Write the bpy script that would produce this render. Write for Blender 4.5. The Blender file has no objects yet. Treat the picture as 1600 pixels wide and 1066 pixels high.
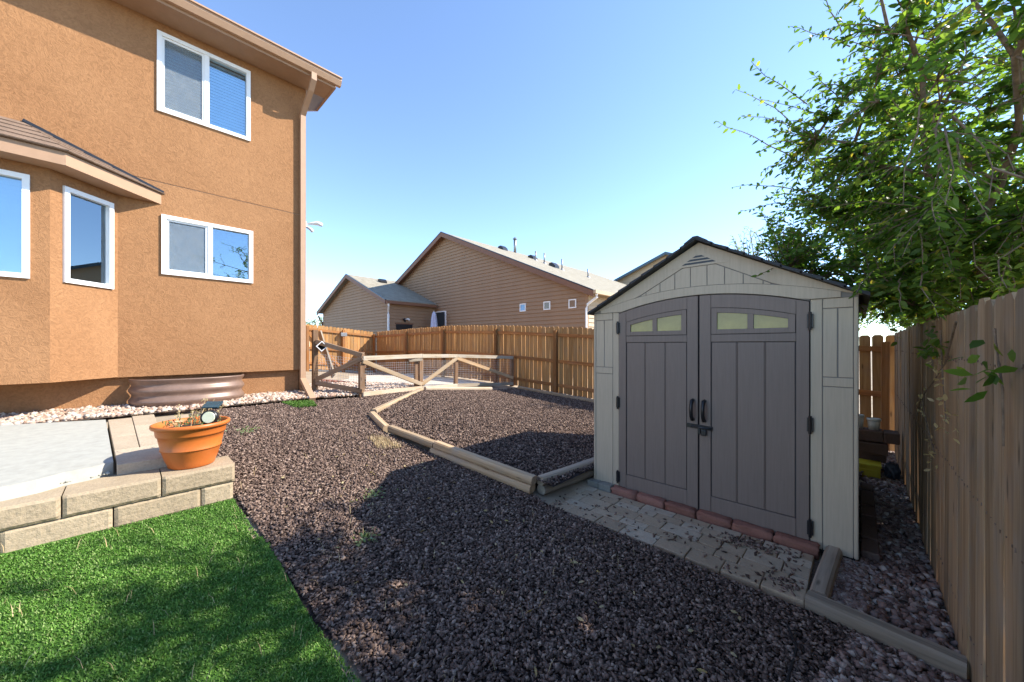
import bpy, bmesh, math, random
import numpy as np
from mathutils import Vector, Matrix, Quaternion
random.seed(11)
rng = np.random.default_rng(11)
sc = bpy.context.scene
COL = sc.collection

# ------------------------------------------------------------------ camera
cd = bpy.data.cameras.new('camera'); cam = bpy.data.objects.new('camera', cd); COL.objects.link(cam)
cam.location = (0, 0, 1.656)
cam.rotation_euler = (math.radians(90), 0, math.radians(43.56))
cd.sensor_width = 36; cd.lens = 12.825; cd.shift_y = 0.0044
cd.clip_start = 0.05; cd.clip_end = 3000
sc.camera = cam
# ------------------------------------------------------------------ sky and sun
SUN = Vector((.83, .94, 1.0)).normalized()
w = bpy.data.worlds.new('World'); sc.world = w; w.use_nodes = True
nt = w.node_tree; bg = nt.nodes['Background']
sky = nt.nodes.new('ShaderNodeTexSky'); sky.sky_type = 'NISHITA'; sky.sun_disc = False
sky.sun_elevation = math.asin(SUN.z); sky.sun_rotation = math.atan2(SUN.x, SUN.y)
sky.altitude = 1700; sky.air_density = 0.9; sky.dust_density = 0.0; sky.ozone_density = 2.2
nt.links.new(sky.outputs[0], bg.inputs[0]); bg.inputs[1].default_value = 0.13
sl = bpy.data.lights.new('sun', 'SUN'); so = bpy.data.objects.new('sun', sl); COL.objects.link(so)
sl.energy = 2.9; sl.angle = math.radians(0.55); sl.color = (1, .94, .84)
so.rotation_euler = SUN.to_track_quat('Z', 'Y').to_euler()
so.location = (12, 14, 15)
sc.view_settings.view_transform = 'Standard'; sc.view_settings.look = 'None'
sc.view_settings.exposure = 1.8; sc.view_settings.gamma = 1
sc.view_settings.use_curve_mapping = False

# ------------------------------------------------------------------ helpers
def link(o, parent=None):
    COL.objects.link(o)
    if parent is not None: o.parent = parent
    return o
def tag(o, label=None, cat=None, group=None, kind=None):
    if label: o['label'] = label
    if cat: o['category'] = cat
    if group: o['group'] = group
    if kind: o['kind'] = kind
    return o
def thing(name, label, cat, loc, group=None):
    o = bpy.data.objects.new(name, None); o.empty_display_size = .1
    o.location = loc; link(o); return tag(o, label, cat, group)
def wl(o):
    return Vector(o.location) if o.parent is None else wl(o.parent) + Vector(o.location)
def mesh(name, v, f, mat=None, smooth=False):
    me = bpy.data.meshes.new(name); me.from_pydata([tuple(a) for a in v], [], f)
    if smooth:
        me.polygons.foreach_set('use_smooth', [True] * len(me.polygons))
    if mat: me.materials.append(mat)
    me.update(); return me
def mk(name, v, f, mat, parent=None, smooth=False):
    v = np.array(v, float); c = (v.min(0) + v.max(0)) / 2
    o = bpy.data.objects.new(name, mesh(name, v - c, f, mat, smooth))
    link(o, parent)
    o.location = Vector(c) - (wl(parent) if parent is not None else Vector((0, 0, 0)))
    return o
def bmk(name, bm, mat, parent=None, smooth=False):
    bm.normal_update()
    v = [tuple(x.co) for x in bm.verts]; bm.verts.index_update()
    f = [[q.index for q in p.verts] for p in bm.faces]
    bm.free(); return mk(name, v, f, mat, parent, smooth)
BF = [(0, 3, 2, 1), (4, 5, 6, 7), (0, 1, 5, 4), (1, 2, 6, 5), (2, 3, 7, 6), (3, 0, 4, 7)]
def boxv(lo, hi):
    (a, b, c), (d, e, f) = lo, hi
    return [(a, b, c), (d, b, c), (d, e, c), (a, e, c), (a, b, f), (d, b, f), (d, e, f), (a, e, f)]
def box(name, lo, hi, mat, parent=None, bev=0.0):
    lo2 = [min(a, b) for a, b in zip(lo, hi)]; hi2 = [max(a, b) for a, b in zip(lo, hi)]
    if bev <= 0: return mk(name, boxv(lo2, hi2), BF, mat, parent)
    bm = bmesh.new()
    vs = [bm.verts.new(p) for p in boxv(lo2, hi2)]
    for q in BF: bm.faces.new([vs[i] for i in q])
    bmesh.ops.bevel(bm, geom=bm.edges[:], offset=bev, segments=2, affect='EDGES', profile=.6)
    return bmk(name, bm, mat, parent)
def join(parts):
    V = []; F = []
    for v, f in parts:
        n = len(V); V += [tuple(p) for p in v]; F += [tuple(i + n for i in q) for q in f]
    return V, F
def prism(poly, axis, a, b):
    """poly of 2D points, extruded along axis ('x','y','z') from a to b"""
    n = len(poly)
    def P(p, t):
        return {'x': (t, p[0], p[1]), 'y': (p[0], t, p[1]), 'z': (p[0], p[1], t)}[axis]
    V = [P(p, a) for p in poly] + [P(p, b) for p in poly]
    F = [tuple(range(n))[::-1], tuple(range(n, 2 * n))] + [(i, (i + 1) % n, n + (i + 1) % n, n + i) for i in range(n)]
    return V, F
def fix(o):
    bm = bmesh.new(); bm.from_mesh(o.data); bmesh.ops.recalc_face_normals(bm, faces=bm.faces); bm.to_mesh(o.data); bm.free(); return o
def sweep(path, prof, up=(0, 0, 1), closed=True, caps=True):
    path = [Vector(p) for p in path]; n = len(prof); V = []; F = []
    for i, p in enumerate(path):
        d = (path[min(i + 1, len(path) - 1)] - path[max(i - 1, 0)]).normalized()
        u = Vector(up)
        if abs(d.dot(u)) > .95: u = Vector((1, 0, 0)) if abs(d.x) < .9 else Vector((0, 1, 0))
        s = d.cross(u).normalized(); u2 = s.cross(d).normalized()
        for k in prof:
            sc_ = 1
            V.append(p + s * k[0] + u2 * k[1])
    for i in range(len(path) - 1):
        for k in range(n if closed else n - 1):
            F.append((i * n + k, i * n + (k + 1) % n, (i + 1) * n + (k + 1) % n, (i + 1) * n + k))
    if caps and closed:
        F.append(tuple(range(n))[::-1]); F.append(tuple(range((len(path) - 1) * n, len(path) * n)))
    return V, F
def circ(r, n=8, sy=1): return [(r * math.cos(2 * math.pi * k / n), r * sy * math.sin(2 * math.pi * k / n)) for k in range(n)]
def taper(path, radii, n=7):
    path = [Vector(p) for p in path]; V = []; F = []
    for i, p in enumerate(path):
        d = (path[min(i + 1, len(path) - 1)] - path[max(i - 1, 0)]).normalized()
        u = Vector((0, 0, 1)) if abs(d.z) < .9 else Vector((1, 0, 0))
        s = d.cross(u).normalized(); u2 = s.cross(d)
        for k in range(n):
            a = 2 * math.pi * k / n
            V.append(p + (s * math.cos(a) + u2 * math.sin(a)) * radii[i])
    for i in range(len(path) - 1):
        for k in range(n):
            F.append((i * n + k, i * n + (k + 1) % n, (i + 1) * n + (k + 1) % n, (i + 1) * n + k))
    F.append(tuple(range(n))[::-1]); F.append(tuple(range((len(path) - 1) * n, len(path) * n)))
    return V, F
def lathe(prof, n=32, cx=0, cy=0):
    V = []; F = []
    for r, z in prof:
        for k in range(n):
            a = 2 * math.pi * k / n; V.append((cx + r * math.cos(a), cy + r * math.sin(a), z))
    for i in range(len(prof) - 1):
        for k in range(n):
            F.append((i * n + k, i * n + (k + 1) % n, (i + 1) * n + (k + 1) % n, (i + 1) * n + k))
    return V, F
ROUND = [(-.5, -.12), (-.45, -.34), (-.3, -.5), (.3, -.5), (.45, -.34), (.5, -.12), (.5, .12), (.45, .34), (.3, .5), (-.3, .5), (-.45, .34), (-.5, .12)]
RECT = [(-.5, -.5), (.5, -.5), (.5, .5), (-.5, .5)]
def beam(name, p0, p1, wd, ht, mat, parent=None, prof=RECT, roll=0, bev=0.0, seg=1, wob=0):
    """a bar along its own local X axis, so that wood grain follows it"""
    p0 = Vector(p0); p1 = Vector(p1); L = (p1 - p0).length; d = (p1 - p0) / L
    V = []; n = len(prof)
    for i in range(seg + 1):
        x = -L / 2 + L * i / seg
        jy = random.uniform(-wob, wob); jz = random.uniform(-wob, wob)
        for a, b in prof: V.append((x, a * wd + jy, b * ht + jz))
    F = []
    for i in range(seg):
        for k in range(n): F.append((i * n + k, i * n + (k + 1) % n, (i + 1) * n + (k + 1) % n, (i + 1) * n + k))
    F += [tuple(range(n)), tuple(range(seg * n, (seg + 1) * n))[::-1]]
    o = bpy.data.objects.new(name, mesh(name, V, F, mat)); fix(o)
    if bev > 0:
        bm = bmesh.new(); bm.from_mesh(o.data); bmesh.ops.bevel(bm, geom=bm.edges[:], offset=bev, segments=1, affect='EDGES'); bm.to_mesh(o.data); bm.free()
    link(o, parent)
    up = Vector((0, 0, 1)) if abs(d.z) < .95 else Vector((0, 1, 0))
    y = up.cross(d).normalized(); z = d.cross(y)
    R = Matrix((d, y, z)).transposed() @ Matrix.Rotation(roll, 3, 'X')
    o.rotation_euler = R.to_euler()
    o.location = (p0 + p1) / 2 - (wl(parent) if parent is not None else Vector((0, 0, 0)))
    return o
def inpoly(x, y, poly):
    x = np.asarray(x); y = np.asarray(y); r = np.zeros(x.shape, bool); n = len(poly)
    for i in range(n):
        x0, y0 = poly[i]; x1, y1 = poly[(i + 1) % n]
        if y0 == y1: continue
        c = ((y0 > y) != (y1 > y)) & (x < (x1 - x0) * (y - y0) / (y1 - y0) + x0); r ^= c
    return r

# ------------------------------------------------------------------ ground shape
GF = sorted([(.4, .012), (-1, .04), (-2.2, .075), (-4, .30), (-5.5, .51), (-7, .70), (-7.5, .74)])
GB = sorted([(.4, 0), (-2.2, .13), (-4.8, .29), (-8.2, .48), (-10.6, .55), (-16, .47)])
def gz(X, Y):
    k = np.clip((np.asarray(Y, float) - 3) / 5, 0, 1); k = k * k * (3 - 2 * k)
    return np.interp(X, *zip(*GF)) * (1 - k) + np.interp(X, *zip(*GB)) * k
def bedz(X, Y):
    X = np.asarray(X, float); Y = np.asarray(Y, float)
    return gz(X, Y) + .03 + .12 * np.clip((X + 5) / 2.7, 0, 1) * np.clip((7.2 - Y) / 3, 0, 1)
def g(x, y): return float(gz(x, y))

# ------------------------------------------------------------------ materials
def M(name, rough=.7, col=None, spec=.3, metal=0):
    m = bpy.data.materials.new(name); m.use_nodes = True; t = m.node_tree; b = t.nodes['Principled BSDF']
    b.inputs['Roughness'].default_value = rough; b.inputs['Specular IOR Level'].default_value = spec; b.inputs['Metallic'].default_value = metal
    if col: b.inputs['Base Color'].default_value = (*col, 1)
    return m, t, b
def nd(t, typ, **k):
    n = t.nodes.new(typ)
    for a, b in k.items():
        if a in n.inputs.keys() if hasattr(n.inputs, 'keys') else False: n.inputs[a].default_value = b
        else: setattr(n, a, b)
    return n
def coords(t, scale=(1, 1, 1), rnd=False, kind='Object'):
    c = t.nodes.new('ShaderNodeTexCoord'); mp = t.nodes.new('ShaderNodeMapping'); mp.inputs['Scale'].default_value = scale
    t.links.new(c.outputs[kind], mp.inputs['Vector'])
    if rnd:
        oi = t.nodes.new('ShaderNodeObjectInfo'); mu = t.nodes.new('ShaderNodeMath'); mu.operation = 'MULTIPLY'; mu.inputs[1].default_value = 37.
        t.links.new(oi.outputs['Random'], mu.inputs[0]); cb = t.nodes.new('ShaderNodeCombineXYZ')
        for i in range(3): t.links.new(mu.outputs[0], cb.inputs[i])
        t.links.new(cb.outputs[0], mp.inputs['Location'])
    return mp.outputs[0]
def noise(t, vec, scale, detail=4, rough=.55, dist=0):
    n = t.nodes.new('ShaderNodeTexNoise'); n.inputs['Scale'].default_value = scale; n.inputs['Detail'].default_value = detail
    n.inputs['Roughness'].default_value = rough; n.inputs['Distortion'].default_value = dist
    if vec is not None: t.links.new(vec, n.inputs['Vector'])
    return n.outputs['Fac']
def ramp(t, fac, stops):
    r = t.nodes.new('ShaderNodeValToRGB'); e = r.color_ramp.elements
    while len(e) < len(stops): e.new(.5)
    for q, (p, c) in zip(e, stops): q.position = p; q.color = (*c, 1)
    t.links.new(fac, r.inputs[0]); return r.outputs[0]
def mix(t, fac, a, b, mode='MIX'):
    m = t.nodes.new('ShaderNodeMix'); m.data_type = 'RGBA'; m.blend_type = mode
    for s, v in ((m.inputs[0], fac), (m.inputs[6], a), (m.inputs[7], b)):
        if hasattr(v, 'links') or isinstance(v, bpy.types.NodeSocket): t.links.new(v, s)
        elif isinstance(v, (int, float)): s.default_value = v
        else: s.default_value = (*v, 1)
    return m.outputs[2]
def bump(t, b, h, strength=.4, dist=.01):
    n = t.nodes.new('ShaderNodeBump'); n.inputs['Strength'].default_value = strength; n.inputs['Distance'].default_value = dist
    t.links.new(h, n.inputs['Height']); t.links.new(n.outputs[0], b.inputs['Normal'])
def setc(t, b, c): t.links.new(c, b.inputs['Base Color'])
def objrand(t): return t.nodes.new('ShaderNodeObjectInfo').outputs['Random']
def island(t): return t.nodes.new('ShaderNodeNewGeometry').outputs['Random Per Island']

def stucco(name, c):
    m, t, b = M(name, .92, spec=.12); v = coords(t, kind='Object')
    n1 = noise(t, v, 1.3, 5, .6); n2 = noise(t, v, 15, 4, .62, 2.2); n3 = noise(t, v, 90, 3, .6)
    n0 = noise(t, v, .55, 4, .6); n4 = noise(t, coords(t, (2.5, 2.5, .5)), 1.6, 5, .65)
    lt = tuple(min(1, x * 1.13) for x in c)
    c1 = ramp(t, n1, [(.32, (c[0] * .84, c[1] * .78, c[2] * .74)), (.68, lt)])
    c1 = mix(t, .5, c1, ramp(t, n0, [(.35, (c[0] * .86, c[1] * .80, c[2] * .76)), (.65, lt)]))
    c1 = mix(t, ramp(t, n4, [(.52, (0, 0, 0)), (.75, (.45,) * 3)]), c1, (c[0] * .78, c[1] * .72, c[2] * .7))
    c2 = mix(t, .42, c1, ramp(t, n2, [(.35, tuple(x * .58 for x in c)), (.62, lt)]))
    setc(t, b, c2)
    ad = t.nodes.new('ShaderNodeMath'); ad.operation = 'MULTIPLY_ADD'; ad.inputs[1].default_value = .35
    t.links.new(n3, ad.inputs[0]); t.links.new(n2, ad.inputs[2]); bump(t, b, ad.outputs[0], .75, .012)
    return m
def wood(name, cols, grey=(.25, .22, .2), greyamt=.3, axis='z', rough=.8, stain=0.0):
    m, t, b = M(name, rough, spec=.15)
    sc_ = {'z': (26, 26, 1.3), 'x': (1.3, 26, 26)}[axis]
    v = coords(t, sc_, rnd=True); n = noise(t, v, 1, 5, .6, .4)
    v2 = coords(t, (3, 3, 3), rnd=True); k = noise(t, v2, 1.2, 3, .6)
    c = ramp(t, n, [(.25, cols[0]), (.5, cols[1]), (.75, cols[2])])
    c = mix(t, ramp(t, k, [(.45, (0, 0, 0)), (.7, (greyamt,) * 3)]), c, grey)
    r = objrand(t); c = mix(t, 1.0, c, ramp(t, r, [(0, (.74, .73, .72)), (.3, (.9, .9, .9)), (.6, (1, 1, 1)), (1, (1.1, 1.0, .92))]), 'MULTIPLY')
    vk = coords(t, {'z': (9, 9, 2.2), 'x': (2.2, 9, 9)}[axis], rnd=True)
    vo = t.nodes.new('ShaderNodeTexVoronoi'); vo.inputs['Scale'].default_value = 1.0; t.links.new(vk, vo.inputs['Vector'])
    c = mix(t, ramp(t, vo.outputs['Distance'], [(.05, (.75,) * 3), (.13, (0, 0, 0))]), c, tuple(x * .35 for x in cols[0]))
    if stain > 0:
        gp_ = t.nodes.new('ShaderNodeNewGeometry'); mp_ = t.nodes.new('ShaderNodeMapping'); mp_.inputs['Scale'].default_value = (1, .5, .33); t.links.new(gp_.outputs['Position'], mp_.inputs['Vector'])
        nb = noise(t, mp_.outputs[0], 1.5, 5, .6); c = mix(t, ramp(t, nb, [(.52, (0, 0, 0)), (.70, (.55,) * 3)]), c, (.11, .10, .075))
        vs = coords(t, (5, 5, .55), rnd=True); ns = noise(t, vs, 1, 4, .6)
        c = mix(t, ramp(t, ns, [(.52, (0, 0, 0)), (.72, (stain,) * 3)]), c, (.045, .04, .033))
    setc(t, b, c); bump(t, b, n, .35, .004); return m
def plain(name, c, rough=.6, spec=.3, var=.12, sc_=8, bmp=0, metal=0):
    m, t, b = M(name, rough, spec=spec, metal=metal); v = coords(t)
    n = noise(t, v, sc_, 5, .6)
    setc(t, b, ramp(t, n, [(.3, tuple(x * (1 - var) for x in c)), (.7, tuple(min(1, x * (1 + var)) for x in c))]))
    if bmp: bump(t, b, n, bmp, .006)
    return m
def plastic(name, c):
    m, t, b = M(name, .5, spec=.35); v = coords(t, (70, 70, 3.0)); n = noise(t, v, 1, 4, .6, .3)
    v2 = coords(t); n2 = noise(t, v2, 2.2, 4, .6)
    cc = mix(t, .4, ramp(t, n, [(.3, tuple(x * .86 for x in c)), (.7, tuple(x * 1.1 for x in c))]), ramp(t, n2, [(.3, tuple(x * .9 for x in c)), (.7, tuple(x * 1.06 for x in c))]))
    setc(t, b, cc); bump(t, b, n, .3, .003); return m
def chipmat(name, stops, rough=.85, fine=60):
    m, t, b = M(name, rough, spec=.08); r = island(t); n = noise(t, coords(t), fine, 3, .6)
    c = ramp(t, r, stops); c = mix(t, .35, c, ramp(t, n, [(.3, (.3,) * 3), (.7, (1.0,) * 3)]), 'MULTIPLY')
    setc(t, b, c); return m
def roofmat(name, c1, c2):
    m, t, b = M(name, .9, spec=.1); v = coords(t, (1, 1, 1)); n = noise(t, v, 3.5, 3, .6); n2 = noise(t, v, 45, 3, .7)
    c = mix(t, .5, ramp(t, n, [(.3, c1), (.7, c2)]), ramp(t, n2, [(.3, c1), (.7, c2)])); setc(t, b, c); bump(t, b, n2, .5, .01); return m

m_stucco = stucco('stucco', (.32, .166, .078))
m_trim = plain('tan_trim_paint', (.36, .225, .14), .6, var=.06)
m_gutter = plain('tan_gutter_metal', (.40, .25, .155), .4, .4, var=.05)
m_white = plain('white_vinyl', (.80, .80, .78), .4, .4, var=.03)
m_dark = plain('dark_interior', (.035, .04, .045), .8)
m_blind = plain('blind_slat_white', (.78, .80, .80), .5, var=.03)
m_black = plain('black_plastic', (.012, .012, .014), .35, .5, var=.2)
m_bolt = plain('scratched_black_steel', (.05, .05, .055), .35, .5, var=.4, metal=.6)
m_taupe = plastic('shed_taupe_plastic', (.50, .41, .295))
m_door = plastic('shed_grey_brown_plastic', (.215, .163, .132))
m_groove = plain('shed_groove_shadow_plastic', (.22, .20, .175), .6)
m_roofpl = plain('shed_roof_charcoal_plastic', (.035, .038, .045), .55, .3, var=.2)
m_cedar = wood('stained_cedar', [(.29, .145, .05), (.43, .235, .09), (.53, .32, .14)], (.27, .19, .13), .35)
m_cedarx = wood('stained_cedar_rail', [(.25, .10, .032), (.37, .165, .058), (.45, .22, .08)], (.25, .18, .13), .3, axis='x')
m_cedarp = wood('stained_cedar_post', [(.22, .09, .03), (.32, .145, .05), (.42, .20, .075)], (.2, .15, .11), .4)
m_weath = wood('weathered_cedar', [(.23, .14, .07), (.38, .25, .135), (.48, .34, .195)], (.30, .255, .205), .55, stain=.5)
m_timber = wood('landscape_timber_wood', [(.30, .20, .11), (.46, .33, .20), (.58, .44, .29)], (.36, .31, .25), .6, axis='x')
m_tgrey = wood('weathered_timber_wood', [(.21, .17, .125), (.35, .285, .21), (.45, .38, .29)], (.31, .28, .24), .5, axis='x')
m_rail = wood('pale_rail_wood', [(.32, .25, .175), (.44, .36, .26), (.52, .44, .34)], (.45, .42, .38), .5, axis='x')
m_lowpost = wood('brown_post_wood', [(.16, .09, .05), (.27, .155, .085), (.36, .22, .13)], (.25, .2, .16), .5)
m_brace = wood('brown_brace_wood', [(.16, .09, .05), (.27, .16, .09), (.36, .23, .14)], (.27, .23, .19), .5, axis='x')
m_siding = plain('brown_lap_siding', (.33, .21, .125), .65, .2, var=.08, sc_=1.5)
m_siding2 = plain('tan_and_sunlit_lap_siding', (.50, .38, .25), .65, .2, var=.06, sc_=1.5)
m_rake = plain('brown_rake_paint', (.21, .105, .062), .6, var=.08)
m_shing = roofmat('grey_shingle', (.21, .185, .14), (.40, .36, .28))
m_shingb = roofmat('brown_shingle', (.13, .09, .065), (.27, .19, .14))
m_metal = plain('galvanised_vent_metal', (.28, .28, .28), .45, .5, metal=.7)
m_terra = plain('terracotta_plastic', (.52, .14, .026), .42, .4, var=.1, sc_=5)
m_soil = plain('potting_soil', (.05, .035, .025), .95, var=.5, sc_=60, bmp=.8)
m_conc = plain('pale_concrete', (.37, .365, .32), .9, .15, var=.1, sc_=14, bmp=.25)
m_block = None
def blockmat(name, c):
    m, t, b = M(name, .95, spec=.1); v = coords(t, rnd=True); n = noise(t, v, 55, 4, .7); n2 = noise(t, v, 5, 3, .6)
    c1 = ramp(t, n, [(.28, tuple(x * .66 for x in c)), (.5, c), (.75, tuple(min(1, x * 1.2) for x in c))])
    c1 = mix(t, .5, c1, ramp(t, n2, [(.3, tuple(x * .78 for x in c)), (.7, tuple(min(1, x * 1.1) for x in c))]))
    c1 = mix(t, 1., c1, ramp(t, objrand(t), [(0, (.82, .80, .78)), (1, (1, 1, 1))]), 'MULTIPLY')
    setc(t, b, c1); bump(t, b, n, .7, .008); return m
m_block = blockmat('tan_split_face_block', (.45, .36, .245))
m_paver = blockmat('buff_paver', (.45, .345, .235))
m_pavl = blockmat('pale_cream_paver', (.50, .41, .30))
m_red = blockmat('red_edging_brick', (.32, .155, .115))
m_grb = blockmat('grey_edging_brick', (.30, .29, .25))
m_brb = blockmat('brown_block', (.15, .10, .08))
m_well = plain('brown_corrugated_steel', (.21, .135, .10), .4, .4, var=.15, metal=.15)
m_mulchb = plain('mulch_bed_soil', (.040, .030, .027), .95, .05, var=.5, sc_=40, bmp=1)
m_mulch = chipmat('mulch_chip', [(0, (.055, .037, .03)), (.35, (.145, .098, .077)), (.8, (.25, .172, .135)), (1, (.42, .31, .24))])
m_rockb = plain('gravel_soil', (.13, .10, .08), .95, .05, var=.4, sc_=40, bmp=1)
m_rock = chipmat('tan_pink_river_rock', [(0, (.30, .19, .13)), (.3, (.47, .33, .25)), (.6, (.60, .47, .36)), (.85, (.64, .57, .49)), (1, (.42, .27, .21))], .8, 30)
m_rock2 = chipmat('mauve_river_rock', [(0, (.12, .075, .06)), (.25, (.24, .155, .125)), (.5, (.35, .235, .185)), (.7, (.28, .225, .20)), (.85, (.44, .33, .26)), (1, (.55, .49, .42))], .75, 30)
m_turfb = plain('turf_backing', (.06, .13, .025), .95, .05, var=.4, sc_=50)
m_grass = chipmat('turf_blade', [(0, (.05, .13, .016)), (.4, (.10, .22, .032)), (.8, (.16, .30, .06)), (1, (.30, .38, .14))], .5, 5)
m_straw = chipmat('straw', [(0, (.45, .32, .16)), (1, (.62, .48, .28))])
m_dirt = plain('dry_yard_soil', (.36, .29, .21), .95, .05, var=.25, sc_=2.5, bmp=.4)
m_bark = plain('grey_brown_bark', (.20, .145, .10), .9, .1, var=.4, sc_=25, bmp=.6)
m_yellow = plain('yellow_plastic', (.50, .41, .03), .5, var=.1)
m_cream = plain('white_plastic_tub', (.62, .62, .56), .5, var=.06)
m_wire = plain('galvanised_wire', (.55, .56, .57), .45, .4, metal=.3)
def leafmat(name, stops, tr=.62):
    m, t, b = M(name, .45, spec=.35); c = ramp(t, island(t), stops); setc(t, b, c)
    tl = t.nodes.new('ShaderNodeBsdfTranslucent'); ms = t.nodes.new('ShaderNodeMixShader'); ms.inputs[0].default_value = tr
    c2 = mix(t, 1., c, (1.8, 1.8, .8), 'MULTIPLY'); t.links.new(c2, tl.inputs[0])
    t.links.new(b.outputs[0], ms.inputs[1]); t.links.new(tl.outputs[0], ms.inputs[2])
    t.links.new(ms.outputs[0], t.nodes['Material Output'].inputs[0]); return m
m_leaf = leafmat('green_leaf', [(0, (.05, .105, .02)), (.5, (.095, .17, .032)), (.9, (.15, .225, .045)), (.98, (.24, .26, .05)), (1, (.42, .31, .05))])
m_leafp = leafmat('pale_leaf', [(0, (.12, .19, .08)), (1, (.28, .34, .18))], .4)
m_dryleaf = leafmat('dry_leaf', [(0, (.35, .26, .13)), (1, (.5, .42, .24))], .3)
def glassmat():
    m = bpy.data.materials.new('window_glass'); m.use_nodes = True; t = m.node_tree; t.nodes.clear()
    o = t.nodes.new('ShaderNodeOutputMaterial'); gl = t.nodes.new('ShaderNodeBsdfGlossy'); gl.inputs['Roughness'].default_value = .01
    gl.inputs['Color'].default_value = (.80, .92, 1, 1)
    tp = t.nodes.new('ShaderNodeBsdfTransparent'); tp.inputs[0].default_value = (.78, .90, .95, 1)
    fr = t.nodes.new('ShaderNodeFresnel'); fr.inputs[0].default_value = 1.7
    ad = t.nodes.new('ShaderNodeMath'); ad.inputs[1].default_value = .14; ad.use_clamp = True; t.links.new(fr.outputs[0], ad.inputs[0])
    ms = t.nodes.new('ShaderNodeMixShader'); t.links.new(ad.outputs[0], ms.inputs[0]); t.links.new(tp.outputs[0], ms.inputs[1]); t.links.new(gl.outputs[0], ms.inputs[2])
    t.links.new(ms.outputs[0], o.inputs[0]); return m
m_glass = glassmat()
def screenmat():
    m = bpy.data.materials.new('dusty_insect_screen'); m.use_nodes = True; t = m.node_tree; b = t.nodes['Principled BSDF']; o = t.nodes['Material Output']
    b.inputs['Roughness'].default_value = .8; v = coords(t); n = noise(t, v, 9, 6, .7, 1.5)
    setc(t, b, ramp(t, n, [(.4, (.20, .23, .24)), (.75, (.29, .32, .33))]))
    tp = t.nodes.new('ShaderNodeBsdfTransparent'); ms = t.nodes.new('ShaderNodeMixShader')
    f = ramp(t, n, [(.4, (.33,) * 3), (.8, (.42,) * 3)]); t.links.new(f, ms.inputs[0])
    t.links.new(tp.outputs[0], ms.inputs[1]); t.links.new(b.outputs[0], ms.inputs[2]); t.links.new(ms.outputs[0], o.inputs[0]); return m
m_screen = screenmat()
m_amber = plain('yellowed_acrylic_pane', (.34, .28, .085), .25, .5, var=.22, sc_=5)
m_lens = plain('frosted_lamp_lens', (.75, .74, .5), .3, .5, var=.05)
m_solar = plain('solar_panel_glass', (.03, .07, .09), .2, .6, var=.2)
m_cloth = plain('pale_blue_umbrella_cloth', (.55, .57, .72), .8, var=.12, sc_=9)

# ------------------------------------------------------------------ ground sheets
def grid_patch(name, xs, ys, zf, mask, mat, label=None, parent=None):
    X, Y = np.meshgrid(xs, ys, indexing='ij'); Z = zf(X, Y); nx, ny = X.shape
    cx = (X[:-1, :-1] + X[1:, 1:]) / 2; cy = (Y[:-1, :-1] + Y[1:, 1:]) / 2
    ok = mask(cx, cy) if mask else np.ones(cx.shape, bool)
    idx = np.arange(nx * ny).reshape(nx, ny)
    F = np.stack([idx[:-1, :-1][ok], idx[1:, :-1][ok], idx[1:, 1:][ok], idx[:-1, 1:][ok]], -1)
    used, inv = np.unique(F, return_inverse=True)
    V = np.stack([X.ravel(), Y.ravel(), Z.ravel()], -1)[used]
    o = mk(name, V, inv.reshape(F.shape).tolist(), mat, parent, True)
    o['kind'] = 'structure'; return o
xs = np.concatenate([np.linspace(-400, -30, 14), np.linspace(-28, 6, 171), np.linspace(9, 300, 14)])
ys = np.concatenate([np.linspace(-200, -8, 12), np.linspace(-7, 14, 106), np.linspace(16, 500, 16)])
grid_patch('ground', xs, ys, lambda X, Y: gz(X, Y) - .03, None, m_dirt)
TURF = [(-4.02, .645), (.38, .86), (.38, -3.4), (-4.12, -3.4)]
M1 = [(-4.02, .665), (.38, .88), (.38, 2.80), (-.2, 2.86), (-2.4, 2.88), (-2.5, 2.86), (-4.9, 2.50), (-5.68, 2.66), (-7.0, 4.4), (-7.15, 4.5), (-6.8, 3.02), (-6.9, 2.1), (-6.95, 1.67), (-6.95, .625), (-4.1, .625)]
M2 = [(-2.26, 2.94), (-2.47, 2.95), (-4.85, 2.60), (-5.62, 2.74), (-6.95, 4.45), (-6.98, 7.5), (.2, 7.6), (.0, 5.9), (-2.22, 5.9)]
R1 = [(-7.75, -4), (-6.98, -4), (-6.98, 2.0), (-6.84, 3.0), (-7.25, 4.5), (-7.9, 4.6), (-8.6, 3.4), (-8.9, 2.32), (-7.75, 2.25)]
R2 = [(0.02, 2.95), (.385, 2.95), (.385, 8.1), (-.4, 8.1), (-.4, 5.85), (.02, 5.85)]
R2b = [(-.22, 2.95), (.03, 2.95), (.03, 3.72), (-.13, 3.72)]
R3 = [(-.14, 2.3), (.0, 1.5), (.385, 1.5), (.385, 2.80), (-.02, 2.83)]
R4 = [(-7.0, 7.62), (.2, 7.72), (.2, 8.1), (-7.3, 7.93)]
fx = np.arange(-9.2, .5, .08); fy = np.arange(-4, 8.3, .08)
grid_patch('mulch_ground', fx, fy, lambda X, Y: gz(X, Y) - .006, lambda x, y: inpoly(x, y, M1), m_mulchb)
grid_patch('mulch_bed', fx, fy, lambda X, Y: bedz(X, Y) - .006, lambda x, y: inpoly(x, y, M2), m_mulchb)
grid_patch('turf_ground', fx, fy, lambda X, Y: gz(X, Y) + .004, lambda x, y: inpoly(x, y, TURF), m_turfb)
grid_patch('gravel_strip', fx, fy, lambda X, Y: gz(X, Y) + .04, lambda x, y: inpoly(x, y, R1), m_rockb)
grid_patch('gravel_side', fx, fy, lambda X, Y: gz(X, Y) + .0, lambda x, y: inpoly(x, y, R2) | inpoly(x, y, R2b), m_rockb)

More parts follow.
